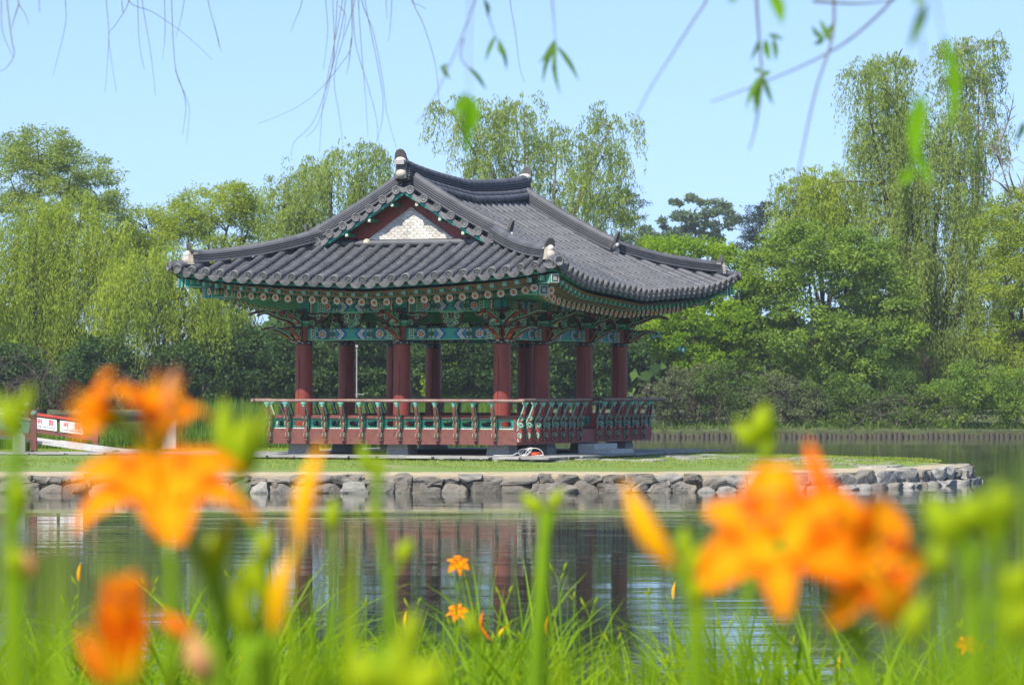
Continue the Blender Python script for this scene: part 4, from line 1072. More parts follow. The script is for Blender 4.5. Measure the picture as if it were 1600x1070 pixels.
# -- dark bushes behind the island
DB = [('leftmost dark evergreen bush under the hanging willow, left of the bridge posts', 30, [(30, 590, 50, 30), (10, 560, 40, 30), (70, 610, 40, 24)]),
      ('dark evergreen bush behind the signs of the bridge', 150, [(130, 590, 50, 32), (190, 585, 50, 30), (160, 560, 50, 30), (110, 615, 50, 18)]),
      ('dark evergreen bush right of the orange lily petals, left of the pavilion', 310, [(290, 570, 46, 34), (340, 560, 50, 38), (310, 605, 60, 30), (250, 590, 30, 34)]),
      ('dark evergreen bush touching the left rail of the pavilion', 410, [(400, 555, 50, 44), (440, 590, 46, 34), (385, 605, 46, 28), (450, 545, 34, 40)]),
      ('dark bush seen between the first two front columns of the pavilion', 560, [(540, 560, 50, 44), (590, 570, 46, 40), (500, 590, 40, 34), (560, 610, 60, 24), (560, 520, 50, 24)]),
      ('dark bush seen between the middle and the right front columns', 740, [(720, 560, 50, 44), (760, 590, 46, 34), (680, 555, 36, 36), (740, 520, 60, 24), (800, 560, 40, 50)]),
      ('dark bush seen behind the right-hand columns of the pavilion', 900, [(880, 560, 50, 44), (930, 590, 46, 30), (960, 545, 44, 40), (880, 520, 50, 24), (850, 600, 40, 26)])]
for lb, bx, ll in DB:
    tree('bush', lb, 147+random.uniform(-1, 1), bx, ll, 'broad', L_dark, cat='bush', dens=1.25, r0=.12, tw=2)
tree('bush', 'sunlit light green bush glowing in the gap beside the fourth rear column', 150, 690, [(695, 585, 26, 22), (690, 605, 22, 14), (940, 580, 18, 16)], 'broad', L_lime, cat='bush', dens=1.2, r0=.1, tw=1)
# -- scrub along the right shore
SH = [('grey twiggy scrub on the shore right behind the pavilion railing', 1060, [(1050, 620, 36, 34), (1080, 590, 34, 30), (1040, 655, 34, 16)], L_grey),
      ('dusty scrub with bare brown twigs above the log edging, left part', 1140, [(1120, 600, 42, 34), (1160, 620, 40, 36), (1130, 650, 50, 20)], L_shrub),
      ('grey-brown scrub on the shore under the big bushy tree', 1220, [(1210, 620, 44, 36), (1250, 635, 40, 30), (1220, 655, 50, 16)], L_grey),
      ('dark green scrub on the shore in the middle of the log edging', 1310, [(1300, 615, 46, 32), (1340, 630, 40, 34), (1310, 655, 50, 16)], L_shrub),
      ('mixed scrub hanging over the log edging below the tallest willow', 1400, [(1390, 610, 44, 34), (1430, 630, 40, 34), (1400, 655, 50, 16)], L_shrub),
      ('yellow-green shrub leaning over the water at the right end of the log edging', 1500, [(1480, 600, 44, 26), (1530, 590, 44, 26), (1520, 620, 54, 26), (1490, 648, 40, 18)], L_green),
      ('shrub at the right edge of the view where the logs end', 1590, [(1580, 610, 40, 40), (1610, 640, 40, 30), (1560, 640, 34, 22)], L_green)]
for lb, bx, ll, lm in SH:
    tree('shrub', lb, 146 if lm != L_green else 145, bx, ll, 'shrub', lm, cat='shrub', dens=.95, r0=.06, tw=12, bk=barkp)
# bare twigs in the scrub, each bundle its own dead bush
twigd = mat('dry_twig', (.13, .105, .08), (.07, .055, .045), scale=5, rough=.95)
def bare(label, px, py, Y, n, hgt, spread, mt=twigd, name='bare_shrub', r=.014):
    mb = MB(); b = at(px, py, Y)
    for i in range(n):
        a = random.uniform(0, 2*pi); e = Vector((cos(a)*spread*random.random()**.5, sin(a)*spread*.5, hgt*random.uniform(.5, 1)))
        n_root = int(n/6)+2; s0 = Vector((spread*1.3*sin(i*2.4+px), random.gauss(0, .5), random.uniform(0, .3)))
        cv = bez([s0, s0+Vector((random.gauss(0, .5), 0, hgt*random.uniform(.2, .6))), e+Vector((s0.x*.6, 0, -hgt*random.uniform(0, .4)))+Vector((random.gauss(0, .3), 0, .3)), e+Vector((cos(a)*.7+random.gauss(0, .3), random.gauss(0, .3), random.uniform(-1.1, .2)))], 8)
        mb.tube(cv, [r*(1-.75*j/8) for j in range(9)], mt, 4, cap=False)
        for k in range(6):
            q = cv[random.randint(2, 7)]; e2 = q+Vector((random.gauss(0, .4), random.gauss(0, .3), random.uniform(-.3, .5)))*hgt*.3
            mb.tube([q, q.lerp(e2, .5)+Vector((0, 0, .05)), e2], [r*.5, r*.35, r*.15], mt, 4, cap=False)
    o = mb.build(name); o.location = b; tag(o, label, 'bare bush', 'bare bushes on the far shore'); return o
bare('bare brown twigs arching out of the scrub just right of the pavilion', 1075, 668, 146.2, 46, 2.3, 1.5)
bare('bare grey twigs in the shore scrub below the big bushy tree', 1200, 668, 146.2, 46, 2.4, 1.9)
bare('bare pale twigs hanging over the logs at the right', 1420, 668, 145.0, 26, 1.6, 1.8)
bare('dead brown branches standing under the leftmost willow', 50, 640, 145, 30, 2.6, .9)
bare('dead branches behind the orange lily, under the second willow', 195, 640, 145, 20, 2.3, .8)
# bare branches against the sky at the right edge
mb = MB(); b0 = at(1590, 420, 150)
for pts in ([(1590, 420), (1585, 330), (1566, 262), (1560, 205), (1552, 175)], [(1588, 350), (1600, 280), (1610, 230)], [(1566, 262), (1556, 240), (1548, 235)], [(1585, 330), (1604, 300), (1625, 250)], [(1563, 220), (1575, 190), (1580, 170)], [(1575, 300), (1560, 285), (1545, 280)], [(1590, 310), (1577, 270), (1580, 240)]):
    P = [at(x, y, 150+random.uniform(-.6, .6))-b0 for x, y in pts]; P = [Vector(p) for p in crom([tuple(p) for p in P], 4)]
    k = len(P); mb.tube(P, [.05*(1-.8*i/k) for i in range(k)], barkp, 5, cap=False)
    for i in range(8):
        q = random.choice(P[3:]); e = q+Vector((random.gauss(0, .5), random.gauss(0, .3), random.uniform(.1, .8))); mb.tube([q, q.lerp(e, .5)+Vector((.05, 0, .05)), e], [.02, .014, .006], barkp, 4, cap=False)
o = mb.build('dead_tree_top'); o.location = b0; tag(o, 'bare leafless branches against the sky at the right edge', 'dead tree')
# far wood closing the horizon
V = []; Fc = []; 
n = 52000; X = rng.uniform(-60, 60, n); Yy = rng.uniform(176, 190, n)
top = 4.5+1.3*np.sin(X*.16+1)+.9*np.sin(X*.41)+.5*np.sin(X*1.1); zz = .8+top*rng.random(n)**.8
P = np.stack([X, Yy, zz], 1); D = unit(rng.normal(size=(n, 3))); V, Fc = leaves(P, D, rng.uniform(.5, 1.1, n), .55)
npmesh('distant_woods', V, Fc, [L_dark], kind='stuff', label='dark wood closing the horizon behind the trees')
# reeds at the far shore behind the island
def blades(X, Yv, z0, H, Wd, lean, mats, name, seg=3, parent=None, **tags):
    n = len(X); a = rng.uniform(0, 2*np.pi, n); ld = np.stack([np.cos(a), np.sin(a), 0*a], 1); fa = rng.uniform(0, np.pi, n); sd = np.stack([np.cos(fa), np.sin(fa), 0*fa], 1)
    P0 = np.stack([X, Yv, z0], 1); rows = []
    for i in range(seg+1):
        t = i/seg; c = P0+ld*(lean*H*t**2)[:, None]+np.array([0, 0, 1.])*(H*(t-.35*np.minimum(lean, 1.4)*t**3))[:, None]; wv = Wd*(1-t**2)**.8*(.6+.4*min(1, t*4)) if i < seg else Wd*.02
        rows += [c-sd*(wv/2)[:, None] if hasattr(wv, '__len__') else c-sd*wv/2, c+sd*(wv/2)[:, None] if hasattr(wv, '__len__') else c+sd*wv/2]
    V = np.stack(rows, 1).reshape(-1, 3); k = 2*(seg+1); b = (np.arange(n)*k)[:, None]
    Fc = np.concatenate([b+np.array([[2*i, 2*i+1, 2*i+3, 2*i+2]]) for i in range(seg)], 0)
    return npmesh(name, V, Fc, mats, parent, **tags)
n = 9000; X = rng.uniform(-14, 0, n); n = len(X)
blades(X, rng.uniform(140, 144.5, n), np.full(n, 0.), rng.uniform(1.0, 1.75, n), np.full(n, .04), rng.uniform(0, .35, n), [L_reed], 'reeds', kind='stuff', label='green reeds along the far shore behind the pavilion')
n = 5000; X = rng.uniform(-13.5, -5.3, n)
blades(X, rng.uniform(90.5, 92.5, n), np.full(n, 0.), rng.uniform(.6, 1.25, n), np.full(n, .035), rng.uniform(0, .4, n), [L_reed], 'water_reeds', kind='stuff', label='thin reeds in the water behind the island, left of the pavilion')
# log edging
lg = empty('log_edging', (15, 142.9, 0), label='row of short upright logs holding the far shore on the right', cat='log edging')
x = 2.6-15; proto = None; k = 0
for i in range(98):
    mb = MB(); r = random.uniform(.07, .115); hh = random.uniform(.08, .21); mb.tube([(0, 0, -.3), (random.uniform(-.02, .02), random.uniform(-.02, .02), hh)], [r*1.05, r], wood, 9)
    lo = mb.build('log', lg); lo.location = (x, float(np.interp(x+15, [p[0] for p in fr_], [p[1] for p in fr_]))-142.9-.16, 0); x += 2*r+random.uniform(.0, .03)
n = 14000; X = rng.uniform(-40, 40, n); Yv = np.interp(X, [p[0] for p in fr_], [p[1] for p in fr_])+rng.uniform(.12, 3.2, n)**1.1
blades(X, Yv, np.full(n, .2), rng.uniform(.2, .65, n), np.full(n, .05), rng.uniform(.2, 1.3, n), [L_shrub], 'shore_weeds', seg=2, kind='stuff', label='weeds spilling over the far shore')
# ---- turf blades on the island
n = 120000; X = rng.uniform(-14, 9.6, n); Yv = rng.uniform(69.6, 90, n)
loc = (X-PC.x, Yv-PC.y); lx = loc[0]*CA-loc[1]*SA; ly = loc[0]*SA+loc[1]*CA
inside = ~((np.abs(lx) < 4.0) & (np.abs(ly) < 5.2)) & ~((X < -4) & (np.abs(Yv-78.9-(X+8)*.05) < .95))
# distance from the outline
oa = np.array(out); dmin = np.full(n, 99.)
for a in oa: dmin = np.minimum(dmin, np.hypot(X-a[0], Yv-a[1]))
ins = np.zeros(n, bool)
for i in range(len(oa)-1):
    a, b = oa[i], oa[i+1]; c_ = ((a[1] > Yv) != (b[1] > Yv)) & (X < (b[0]-a[0])*(Yv-a[1])/(b[1]-a[1]+1e-9)+a[0]); ins ^= c_
ins |= X < -10
patch = np.sin(X*1.3+np.sin(Yv*.9))*np.sin(Yv*1.1+X*.4)+.6*np.sin(X*3.1+Yv*2.3)
keep = inside & ins & (dmin > .85+.3*np.sin(X*2)) & (patch > -.75+rng.normal(size=n)*.25)
X, Yv, dm = X[keep], Yv[keep], dmin[keep]; z0 = .43+np.clip((dm-1)/2.3, 0, 1)*.08
L_turf = leafmat('turf_leaf', (.15, .24, .025), (.33, .37, .08), .4, 1.5)
blades(X, Yv, z0, rng.uniform(.02, .06, len(X)), np.full(len(X), .013), rng.uniform(.2, 1.2, len(X)), [L_turf], 'grass', seg=2, kind='stuff', label='short green turf on the island')

# ================================================================== BRIDGE AND SMALL THINGS ON THE ISLAND
BR = empty('bridge', (-11.0, 80.6, .55), label='low wooden footbridge with red railings and white warning boards at the left edge', cat='bridge')
BO = Vector((-11.0, 80.6, .55))
deckm = mat('bleached_deck', (.52, .50, .46), (.38, .36, .33), scale=3, rough=.9, bump=.3, stretch=(6, 1, 1))
redb = mat('bright_red_rail', (.48, .055, .030), (.34, .045, .03), scale=5, rough=.6)
def bz(x): return .02+max(0, -(x+8.6))*.135-max(0, -(x+14))*.05      # deck height above the ground
mb = MB()
for x0, x1, y0, y1 in ((-7.9, -10.1, 80.9, 81.95), (-8.7, -16, 79.5, 81.93)):
    P = [Vector((x, (y0+y1)/2, bz(x)+.55-(.012 if x1 < -12 else 0)))-BO for x in np.linspace(x0, x1, 16)]; w_ = (y1-y0)/2; sweep(mb, P, [(-w_, -.03), (w_, -.03), (w_, .03), (-w_, .03)], deckm)
mb.build('bridge_deck', BR)
def bpost(x, y, hgt, mt=redp):
    b = Vector((x, y, .5))-BO; p = MB(); z1 = bz(x)+hgt+.05
    p.box(b+Z*(z1/2), (.13, .13, z1), mt, taper=.95); p.box(b+Z*(z1+.01), (.15, .15, .03), mt)
    po = p.build('post', BR); q = MB(); q.lathe(b+Z*(z1+.02), [(.03, 0), (.045, .015), (.06, .04)], granite, 12); q.ball(b+Z*(z1+.085), .075, mat('green_stone', (.17, .24, .20), (.11, .16, .13), scale=20, rough=.7), 14); q.build('ball_finial', po)
for x in (-9.33, -10.87, -12.4, -13.9): bpost(x, 82.0, .62)
for x in (-10.37, -11.9, -13.4): bpost(x, 79.4, .52)
def brail(x0, x1, y, dz, wd, ht, mt, name):
    m_ = MB(); P = [Vector((x, y, .55+bz(x)+dz))-BO for x in np.linspace(x0, x1, 7)]; sweep(m_, P, [(-wd/2, -ht/2), (wd/2, -ht/2), (wd/2, ht/2), (-wd/2, ht/2)], mt); return m_.build(name, BR)
grey_rail = mat('weathered_rail', (.30, .26, .24), (.20, .14, .13), scale=6, rough=.8)
brail(-9.33, -10.87, 82.0, .535, .07, .06, redb, 'top_rail'); brail(-10.87, -13.9, 82.0, .535, .07, .06, grey_rail, 'top_rail')
brail(-9.33, -13.9, 82.0, .16, .07, .085, redp, 'bottom_rail')
brail(-10.37, -13.4, 79.4, .47, .07, .05, grey_rail, 'top_rail'); brail(-10.37, -13.4, 79.4, .10, .09, .13, redp, 'bottom_rail')
tg = mat('grey_green_panel', (.13, .22, .19), (.09, .15, .13), scale=6, rough=.8)
for x0, x1 in ((-10.46, -11.82), (-11.98, -13.3)):
    m_ = MB(); P = [Vector((x, 79.4, .55+bz(x)+.3))-BO for x in np.linspace(x0, x1, 3)]; sweep(m_, P, [(-.012, -.13), (.012, -.13), (.012, .13), (-.012, .13)], tg)
    for x in (x0-.28, x0-.85):
        c = Vector((x, 79.38, .55+bz(x)+.3))-BO; m_.poly([(-.10, 0), (0, -.07), (.10, 0), (0, .07)], (c, Vector((1, 0, 0)), Z), .004, white); m_.poly([(-.10, 0), (0, -.07), (.10, 0), (0, .07)], (c, Vector((1, 0, 0)), Z), .004, white)
    m_.build('rail_panel', BR)
def text(name, body, size, mt, loc, rot, parent, bold=0.0):
    cu = bpy.data.curves.new(name, 'FONT'); cu.body = body; cu.size = size; cu.extrude = .001; cu.align_x = 'CENTER'; cu.align_y = 'CENTER'; cu.offset = bold
    t = bpy.data.objects.new(name, cu); COL.objects.link(t); dg = bpy.context.evaluated_depsgraph_get(); dg.update()
    me = bpy.data.meshes.new_from_object(t.evaluated_get(dg)); bpy.data.objects.remove(t)
    me.materials.clear(); me.materials.append(mt); o = bpy.data.objects.new(name, me); COL.objects.link(o); o.location = loc; o.rotation_euler = rot; o.parent = parent; return o
board = mat('white_board', (.78, .78, .76), (.70, .70, .68), scale=4, rough=.5)
redt = mat('red_lettering', (.62, .03, .04), rough=.5); blkt = mat('black_lettering', (.03, .03, .03), rough=.5)
for x in (-10.45, -9.86, -11.3, -12.0):
    sl_ = -.135; c = Vector((x, 81.95, .55+bz(x)+.345))-BO
    m_ = MB(); u = Vector((1, 0, sl_)).normalized()
    m_.extr([(-.26, -.125), (.26, -.125), (.26, .125), (-.26, .125)], (c, u, Z), .012, board); sb = m_.build('warning_board', BR)
    ry = atan2(-sl_, 1)
    text('lettering', '위   험', .145, redt, c+Vector((0, -.012, .035)), (R(90), ry, 0), sb, .002)
    text('small_lettering', '난간에 기대지 마세요', .052, blkt, c+Vector((0, -.012, -.075)), (R(90), ry, 0), sb)
    if x < -11: continue
m_ = MB(); b = Vector((-10.62, 78.95, .45)); m_.extr([(-.13, 0), (.13, 0), (.13, .47), (.08, .56), (-.08, .56), (-.13, .47)], (Vector((0, 0, 0)), Vector((1, 0, 0)), Z), .22, granite)
o = m_.build('stone_post'); o.location = b; tag(o, 'squat grey granite post with a chamfered top at the foot of the bridge', 'stone post')
# pale board standing behind the path
m_ = MB(); b = at(264, 706, 86); m_.box((0, 0, .5), (.32, .05, .92), mat('pale_sign', (.55, .56, .56), (.45, .46, .47), scale=4, rough=.6)); m_.box((-.155, -.005, .48), (.03, .07, .98), stud); m_.box((.155, -.005, .48), (.03, .07, .98), stud)
o = m_.build('notice_panel'); o.location = (b.x, 86, .5); tag(o, 'pale upright notice panel behind the orange lily, left of the pavilion', 'panel')
m_ = MB(); b = at(563, 640, 148); m_.tube([(0, 0, 0), (0, 0, 3.1)], [.032, .022], granite, 8); m_.box((.1, 0, 1.2), (.4, .03, .03), granite); m_.box((0, 0, 3.1), (.10, .10, .1), granite)
o = m_.build('white_pole'); o.location = (b.x, 144.6, .5); tag(o, 'thin white pole standing in front of the dark bushes, seen between the front columns', 'pole')
bt = mat('blue_tarpaulin', (.05, .30, .52), (.03, .2, .38), scale=5, rough=.5)
for i, (px, py, lab) in enumerate(((1022, 524, 'upper scrap of bright blue sheeting among the leaves right of the rear brackets'), (1062, 545, 'lower scrap of bright blue sheeting among the leaves right of the pavilion'))):
    b = at(px, py, 148.6); V = []; nx = 9
    for yy_ in (0, 1):
        for j in range(nx): V.append((-.28+.07*j, .12*sin(j*1.7)+.1*yy_, (-.10 if yy_ == 0 else .12)+.06*sin(j*1.3+i*2)+.03*sin(j*3)))
    V2 = V+[(a, b_+.03, c_) for a, b_, c_ in V]; m_ = MB(); m_.add(V2, [(j, j+1, nx+j+1, nx+j) for j in range(nx-1)]+[(2*nx+nx+j, 2*nx+nx+j+1, 2*nx+j+1, 2*nx+j) for j in range(nx-1)], bt, True)
    o = m_.build('blue_sheet'); o.location = b; tag(o, lab, 'tarpaulin')
# cables by the near corner stone
c0 = at(812, 712, 74.3); c0.z = GZ+.03
m_ = MB(); wc = mat('white_cable', (.62, .60, .58), rough=.5)
P = [Vector((-.75, .05, .01)), Vector((-.5, -.08, .01)), Vector((-.2, .0, .02))]
for k in range(4):
    for j in range(10):
        a = 2*pi*j/10+pi; P.append(Vector((.12+.16*cos(a)*(1+.15*sin(k*2))+.03*k, .04*k-.05, .10+.10*sin(a+k*.3)+.01*k)))
for j in range(12):
    a = pi-pi*1.25*j/11; P.append(Vector((.42+.26*cos(a), -.05, .02+.20*max(0, sin(a)))))
P += [Vector((.7, -.12, .01)), Vector((.45, -.2, .01))]
P = [Vector(p) for p in crom([tuple(p) for p in P], 3)]; m_.tube(P, .012, wc, 6); o = m_.build('white_cable'); o.location = c0; o.scale = (.7, .7, .7); tag(o, 'loose loops of white cable on the paving by the near corner stone', 'cable')
m_ = MB(); oc = mat('orange_cable_skin', (.62, .085, .03), (.45, .05, .02), rough=.5); P = []
for k in range(7):
    for j in range(12):
        a = 2*pi*j/12; P.append(Vector((.16*cos(a)*(1+.1*sin(k*1.7)), .12*sin(a), .02+.014*k+.01*sin(3*a+k))))
m_.tube(P, .017, oc, 6); o = m_.build('orange_cable'); o.location = c0+Vector((.32, .08, -.02)); o.scale = (.7, .7, .7); tag(o, 'coil of orange-red cable lying beside the white cable', 'cable')

# ================================================================== DAYLILIES AND GRASS ON THE NEAR BANK
def petalmat():
    m = bpy.data.materials.new('lily_petal'); m.use_nodes = True; n = m.node_tree.nodes; l = m.node_tree.links; n.remove(n['Principled BSDF'])
    at_ = n.new('ShaderNodeAttribute'); at_.attribute_name = 'tint'; rp = n.new('ShaderNodeValToRGB'); cr = rp.color_ramp
    cr.elements[0].position = 0; cr.elements[0].color = (.45, .42, .03, 1); cr.elements[1].position = 1; cr.elements[1].color = (.95, .25, .003, 1)
    for p, c in ((.20, (.95, .55, .01, 1)), (.34, (.95, .36, .005, 1)), (.50, (.86, .12, .003, 1)), (.66, (.95, .28, .003, 1))): e = cr.elements.new(p); e.color = c
    sp = n.new('ShaderNodeSeparateColor'); l.new(at_.outputs['Color'], sp.inputs[0]); l.new(sp.outputs[0], rp.inputs[0])
    mx = n.new('ShaderNodeMix'); mx.data_type = 'RGBA'; l.new(sp.outputs[1], mx.inputs[0]); l.new(rp.outputs[0], mx.inputs[6]); mx.inputs[7].default_value = (.97, .48, .006, 1)
    b = n.new('ShaderNodeBsdfPrincipled'); b.inputs['Roughness'].default_value = .7; b.inputs['Specular IOR Level'].default_value = .08; l.new(mx.outputs[2], b.inputs['Base Color'])
    t = n.new('ShaderNodeBsdfTranslucent'); l.new(mx.outputs[2], t.inputs['Color']); ms = n.new('ShaderNodeMixShader'); ms.inputs[0].default_value = .45
    l.new(b.outputs[0], ms.inputs[1]); l.new(t.outputs[0], ms.inputs[2]); l.new(ms.outputs[0], n['Material Output'].inputs[0]); return m
petal = petalmat()
stemg = leafmat('lily_stem', (.10, .20, .006), (.18, .30, .007), .15, 9)
budg = leafmat('lily_bud_green', (.19, .29, .004), (.34, .41, .005), .3, 9)
budy = leafmat('lily_bud_yellow', (.90, .56, .006), (.92, .50, .005), .4, 14)
budo = leafmat('lily_bud_orange', (.88, .30, .01), (.80, .16, .008), .4, 14)
budw = leafmat('withered_bud', (.75, .42, .18), (.55, .25, .10), .3, 14)
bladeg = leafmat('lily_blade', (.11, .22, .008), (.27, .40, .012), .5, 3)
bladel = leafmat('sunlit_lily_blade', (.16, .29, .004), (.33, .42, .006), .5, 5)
bladey = leafmat('dry_blade', (.62, .42, .05), (.45, .33, .06), .3, 9)
def flower_mesh(c, ax, Rr, openness=1.0, roll=0, wid=1.0, n=6):
    """six recurved tepals round a throat, with stamens"""
    ax = Vector(ax).normalized(); u = ax.cross(Vector((.3, .1, 1))).normalized(); v = ax.cross(u); c = Vector(c); V = []; Fc = []; T = []
    NS, NW = 9, 4
    for k in range(n):
        a = roll+2*pi*k/n+random.uniform(-.08, .08); rd = u*cos(a)+v*sin(a); td = ax.cross(rd); wk = Rr*(.34 if k % 2 == 0 else .215)*wid; curl = random.uniform(.85, 1.15); o = len(V)
        for i in range(NS+1):
            t = i/NS; r_ = Rr*openness*(.05+.98*t**1.35); al = Rr*(1.0*t-.85*openness*curl*t**2.6)+(1-openness)*Rr*.35*t; wd = wk*sin(pi*min(.97, .10+.86*t))**.6
            for j in range(NW+1):
                s_ = 2*j/NW-1; ruff = Rr*.05*sin(t*11+k*2+s_*2)*abs(s_)*t
                V.append(c+rd*(r_)+ax*(al+wd*.32*s_*s_+ruff)+td*(wd*s_)); T.append((t, max(0, 1-abs(s_)*3)*.6*(t > .3), 0, 1))
        for i in range(NS):
            for j in range(NW): Fc.append((o+i*5+j, o+i*5+j+1, o+(i+1)*5+j+1, o+(i+1)*5+j))
    me = bpy.data.meshes.new('flower'); me.from_pydata([tuple(p) for p in V], [], Fc); ca = me.color_attributes.new('tint', 'FLOAT_COLOR', 'POINT'); ca.data.foreach_set('color', np.array(T, np.float32).ravel())
    me.materials.append(petal); me.polygons.foreach_set('use_smooth', [True]*len(Fc)); me.update(); return me
def lily_flower(parent, c, ax, Rr, **k):
    me = flower_mesh(c, ax, Rr, **k); o = bpy.data.objects.new('flower', me); COL.objects.link(o); o.parent = parent
    m_ = MB(); ax = Vector(ax).normalized(); u = ax.cross(Vector((.3, .1, 1))).normalized(); v = ax.cross(u); c = Vector(c)
    for i in range(6):
        a = i*pi/3+.4; e = c+ax*Rr*.95+(u*cos(a)+v*sin(a))*Rr*.22; m_.tube([c+ax*Rr*.1, c+ax*Rr*.55+(u*cos(a)+v*sin(a))*Rr*.07, e], [.0012, .001, .0009], budy, 4); m_.tube([e, e+ax*.006], .0022, reddk, 4)
    m_.tube([c-ax*Rr*.28, c-ax*Rr*.1, c+ax*Rr*.12], [.0035, .0045, .010], budg, 8)
    m_.build('stamens', o); return o
def bud(parent, a, b, r, mt, name='bud'):
    a = Vector(a); b = Vector(b); m_ = MB(); r *= .84; pr = [.35, .75, .98, 1.0, .92, .7, .35, .06]; k = len(pr)
    bow = (b-a).cross(Vector((0, 1, 0))).normalized()*(b-a).length*.05
    m_.tube([a.lerp(b, i/(k-1))+bow*sin(pi*i/(k-1)) for i in range(k)], [r*x for x in pr], mt, 10); return m_.build(name, parent)
def ground_near(y): 
    ys = [p[0] for p in prof0]; zs = [p[1] for p in prof0]; return float(np.interp(y, ys, zs))
prof0 = [(-30, 1.0), (-5, .95), (3, .9), (8, .72), (13, .5), (16.5, .32), (18.5, .1), (20, -.4)]
def blade(mb, base, tip, wd, mt, arch=.25):
    """folded strap leaf from base to tip"""
    base = Vector(base); tip = Vector(tip); n = 10; L_ = (tip-base).length; mid = base.lerp(tip, .6)+Z*L_*arch*.6; pts = bez([base, base.lerp(mid, .6)+Z*L_*.1, mid, tip], n)
    hd = Vector((tip.x-base.x, tip.y-base.y, 0)); hd = hd.normalized() if hd.length > 1e-4 else Vector((1, 0, 0)); sd = hd.cross(Z); sd = (sd*.8+Vector((random.gauss(0, .4), random.gauss(0, .4), 0))).normalized(); V = []
    for i, p in enumerate(pts):
        t = i/n; w_ = wd/2*(.7+.3*min(1, t*5))*max(.02, 1-t**2.5); V += [p-sd*w_, p-Z*0+hd*w_*.35, p+sd*w_]
    mb.add(V, [(3*i+j, 3*i+j+1, 3*i+j+4, 3*i+j+3) for i in range(n) for j in (0, 1)], mt, True)
def plant(label, stem_px, Y, flowers=(), buds=(), branches=(), leaves_=(), r=.0035, group='blurred daylilies close to the lens', cat='daylily', gx=None):
    """stem_px: points (px,py[,dY]) from the top downwards; the last one is carried on down to the ground"""
    top = [at(p[0], p[1], Y+(p[2] if len(p) > 2 else 0)) for p in stem_px]; g = ground_near(Y); last = top[-1]; bx = gx if gx is not None else last.x+random.uniform(-.03, .03); base = Vector((bx, Y, g))
    ob = empty('daylily', base, label=label, cat=cat, group=group); q = lambda v: Vector(v)-base
    P = [q(p) for p in top]+[q(last.lerp(base, .5)), Vector((0, 0, -.02))]; P = [Vector(p) for p in crom([tuple(p) for p in P], 4)]
    m_ = MB(); k = len(P); m_.tube(P, [r*(.75+.5*i/k) for i in range(k)], stemg, 8)
    for br in branches:
        pp = [q(at(p[0], p[1], Y+(p[2] if len(p) > 2 else 0))) for p in br]; 
        if len(pp) > 2: pp = [Vector(p) for p in crom([tuple(p) for p in pp], 3)]
        m_.tube(pp, r*.65, stemg, 6)
    m_.build('stem', ob)
    for f in flowers:
        c = q(at(f['p'][0], f['p'][1], Y+f.get('dy', 0))); lily_flower(ob, c, f['ax'], f['R'], openness=f.get('o', 1), roll=f.get('roll', 0), wid=f.get('w', 1), n=f.get('n', 6))
    for b_ in buds:
        a = q(at(b_[0], b_[1], Y)); e = q(at(b_[2], b_[3], Y+random.uniform(-.01, .01))); bud(ob, a, e, b_[4], b_[5])
    for lf in leaves_:
        m_ = MB(); a = Vector((random.uniform(-.03, .03), random.uniform(-.03, .03), 0)); t = q(at(lf[0], lf[1], Y+lf[2])); blade(m_, a, t, lf[3], lf[4] if len(lf) > 4 else bladeg, lf[5] if len(lf) > 5 else .15); m_.build('leaf', ob)
    return ob
# -- far out of focus, a few steps from the lens
plant('large blurred orange daylily facing the lens at the left, above the half-open one', [(262, 800), (300, 850), (335, 930), (350, 1070)], 2.6,
      [dict(p=(250, 808), ax=(.05, -.42, .9), R=.069, roll=.15, w=1.1)], [(335, 900, 372, 800, .008, budg), (360, 960, 425, 850, .010, budg)], [[(335, 940), (350, 920)], [(345, 1000), (360, 965)]],
      [(470, 900, .1, .022), (210, 930, -.1, .022), (420, 980, .2, .02)], r=.005)
plant('pair of blurred orange daylilies at the upper left, petals pointing up', [(212, 690), (235, 760), (262, 860), (270, 1000)], 2.75,
      [dict(p=(238, 690), ax=(.25, -.2, .95), R=.054, roll=.1, o=.72), dict(p=(180, 655), ax=(-.85, -.3, .4), R=.040, roll=.6, o=.8)], [(262, 660, 278, 570, .006, budw), (180, 700, 165, 745, .009, budg)],
      [[(215, 700), (225, 680)], [(215, 705), (195, 670)], [(235, 745), (262, 665)]], [(330, 830, .2, .02), (150, 760, .1, .02)], r=.0045)
plant('blurred half-open orange daylily standing at the lower left corner', [(192, 1065), (196, 1110)], 2.3,
      [dict(p=(190, 1085), ax=(.02, -.1, 1), R=.064, o=.17, roll=.5, w=.75)], [(170, 1075, 125, 975, .006, budo)], [[(194, 1100), (172, 1078)]], [(60, 900, .1, .02), (245, 980, -.1, .02)], r=.005)
plant('withered pale daylily bud bending over, beside the half-open orange one', [(325, 1050), (335, 1090)], 2.3, [], [(325, 1060, 300, 985, .010, budw), (300, 990, 248, 955, .006, budo)], [], [(400, 1000, .1, .02)], r=.004)
plant('daylily with two long yellow buds one above the other, left of the middle', [(428, 985), (405, 1030), (385, 1080)], 2.5, [], [(468, 850, 505, 690, .0085, budy), (430, 990, 462, 850, .0085, budy), (395, 1000, 372, 900, .009, budg), (420, 960, 400, 860, .008, budg)],
      [[(440, 940), (468, 850)], [(405, 1030), (395, 1000)]], [(470, 960, .2, .022), (330, 950, .1, .02), (545, 820, .3, .018)], r=.005)
plant('daylily with one slanting yellow bud right of the middle', [(1052, 880), (1085, 950), (1095, 1060)], 2.6, [], [(1052, 885, 975, 748, .0105, budy), (1085, 945, 1120, 880, .009, budg), (1075, 900, 1100, 850, .007, budg)], [[(1085, 955), (1085, 940)]], [(1010, 900, .2, .02), (1130, 920, -.1, .02)], r=.005)
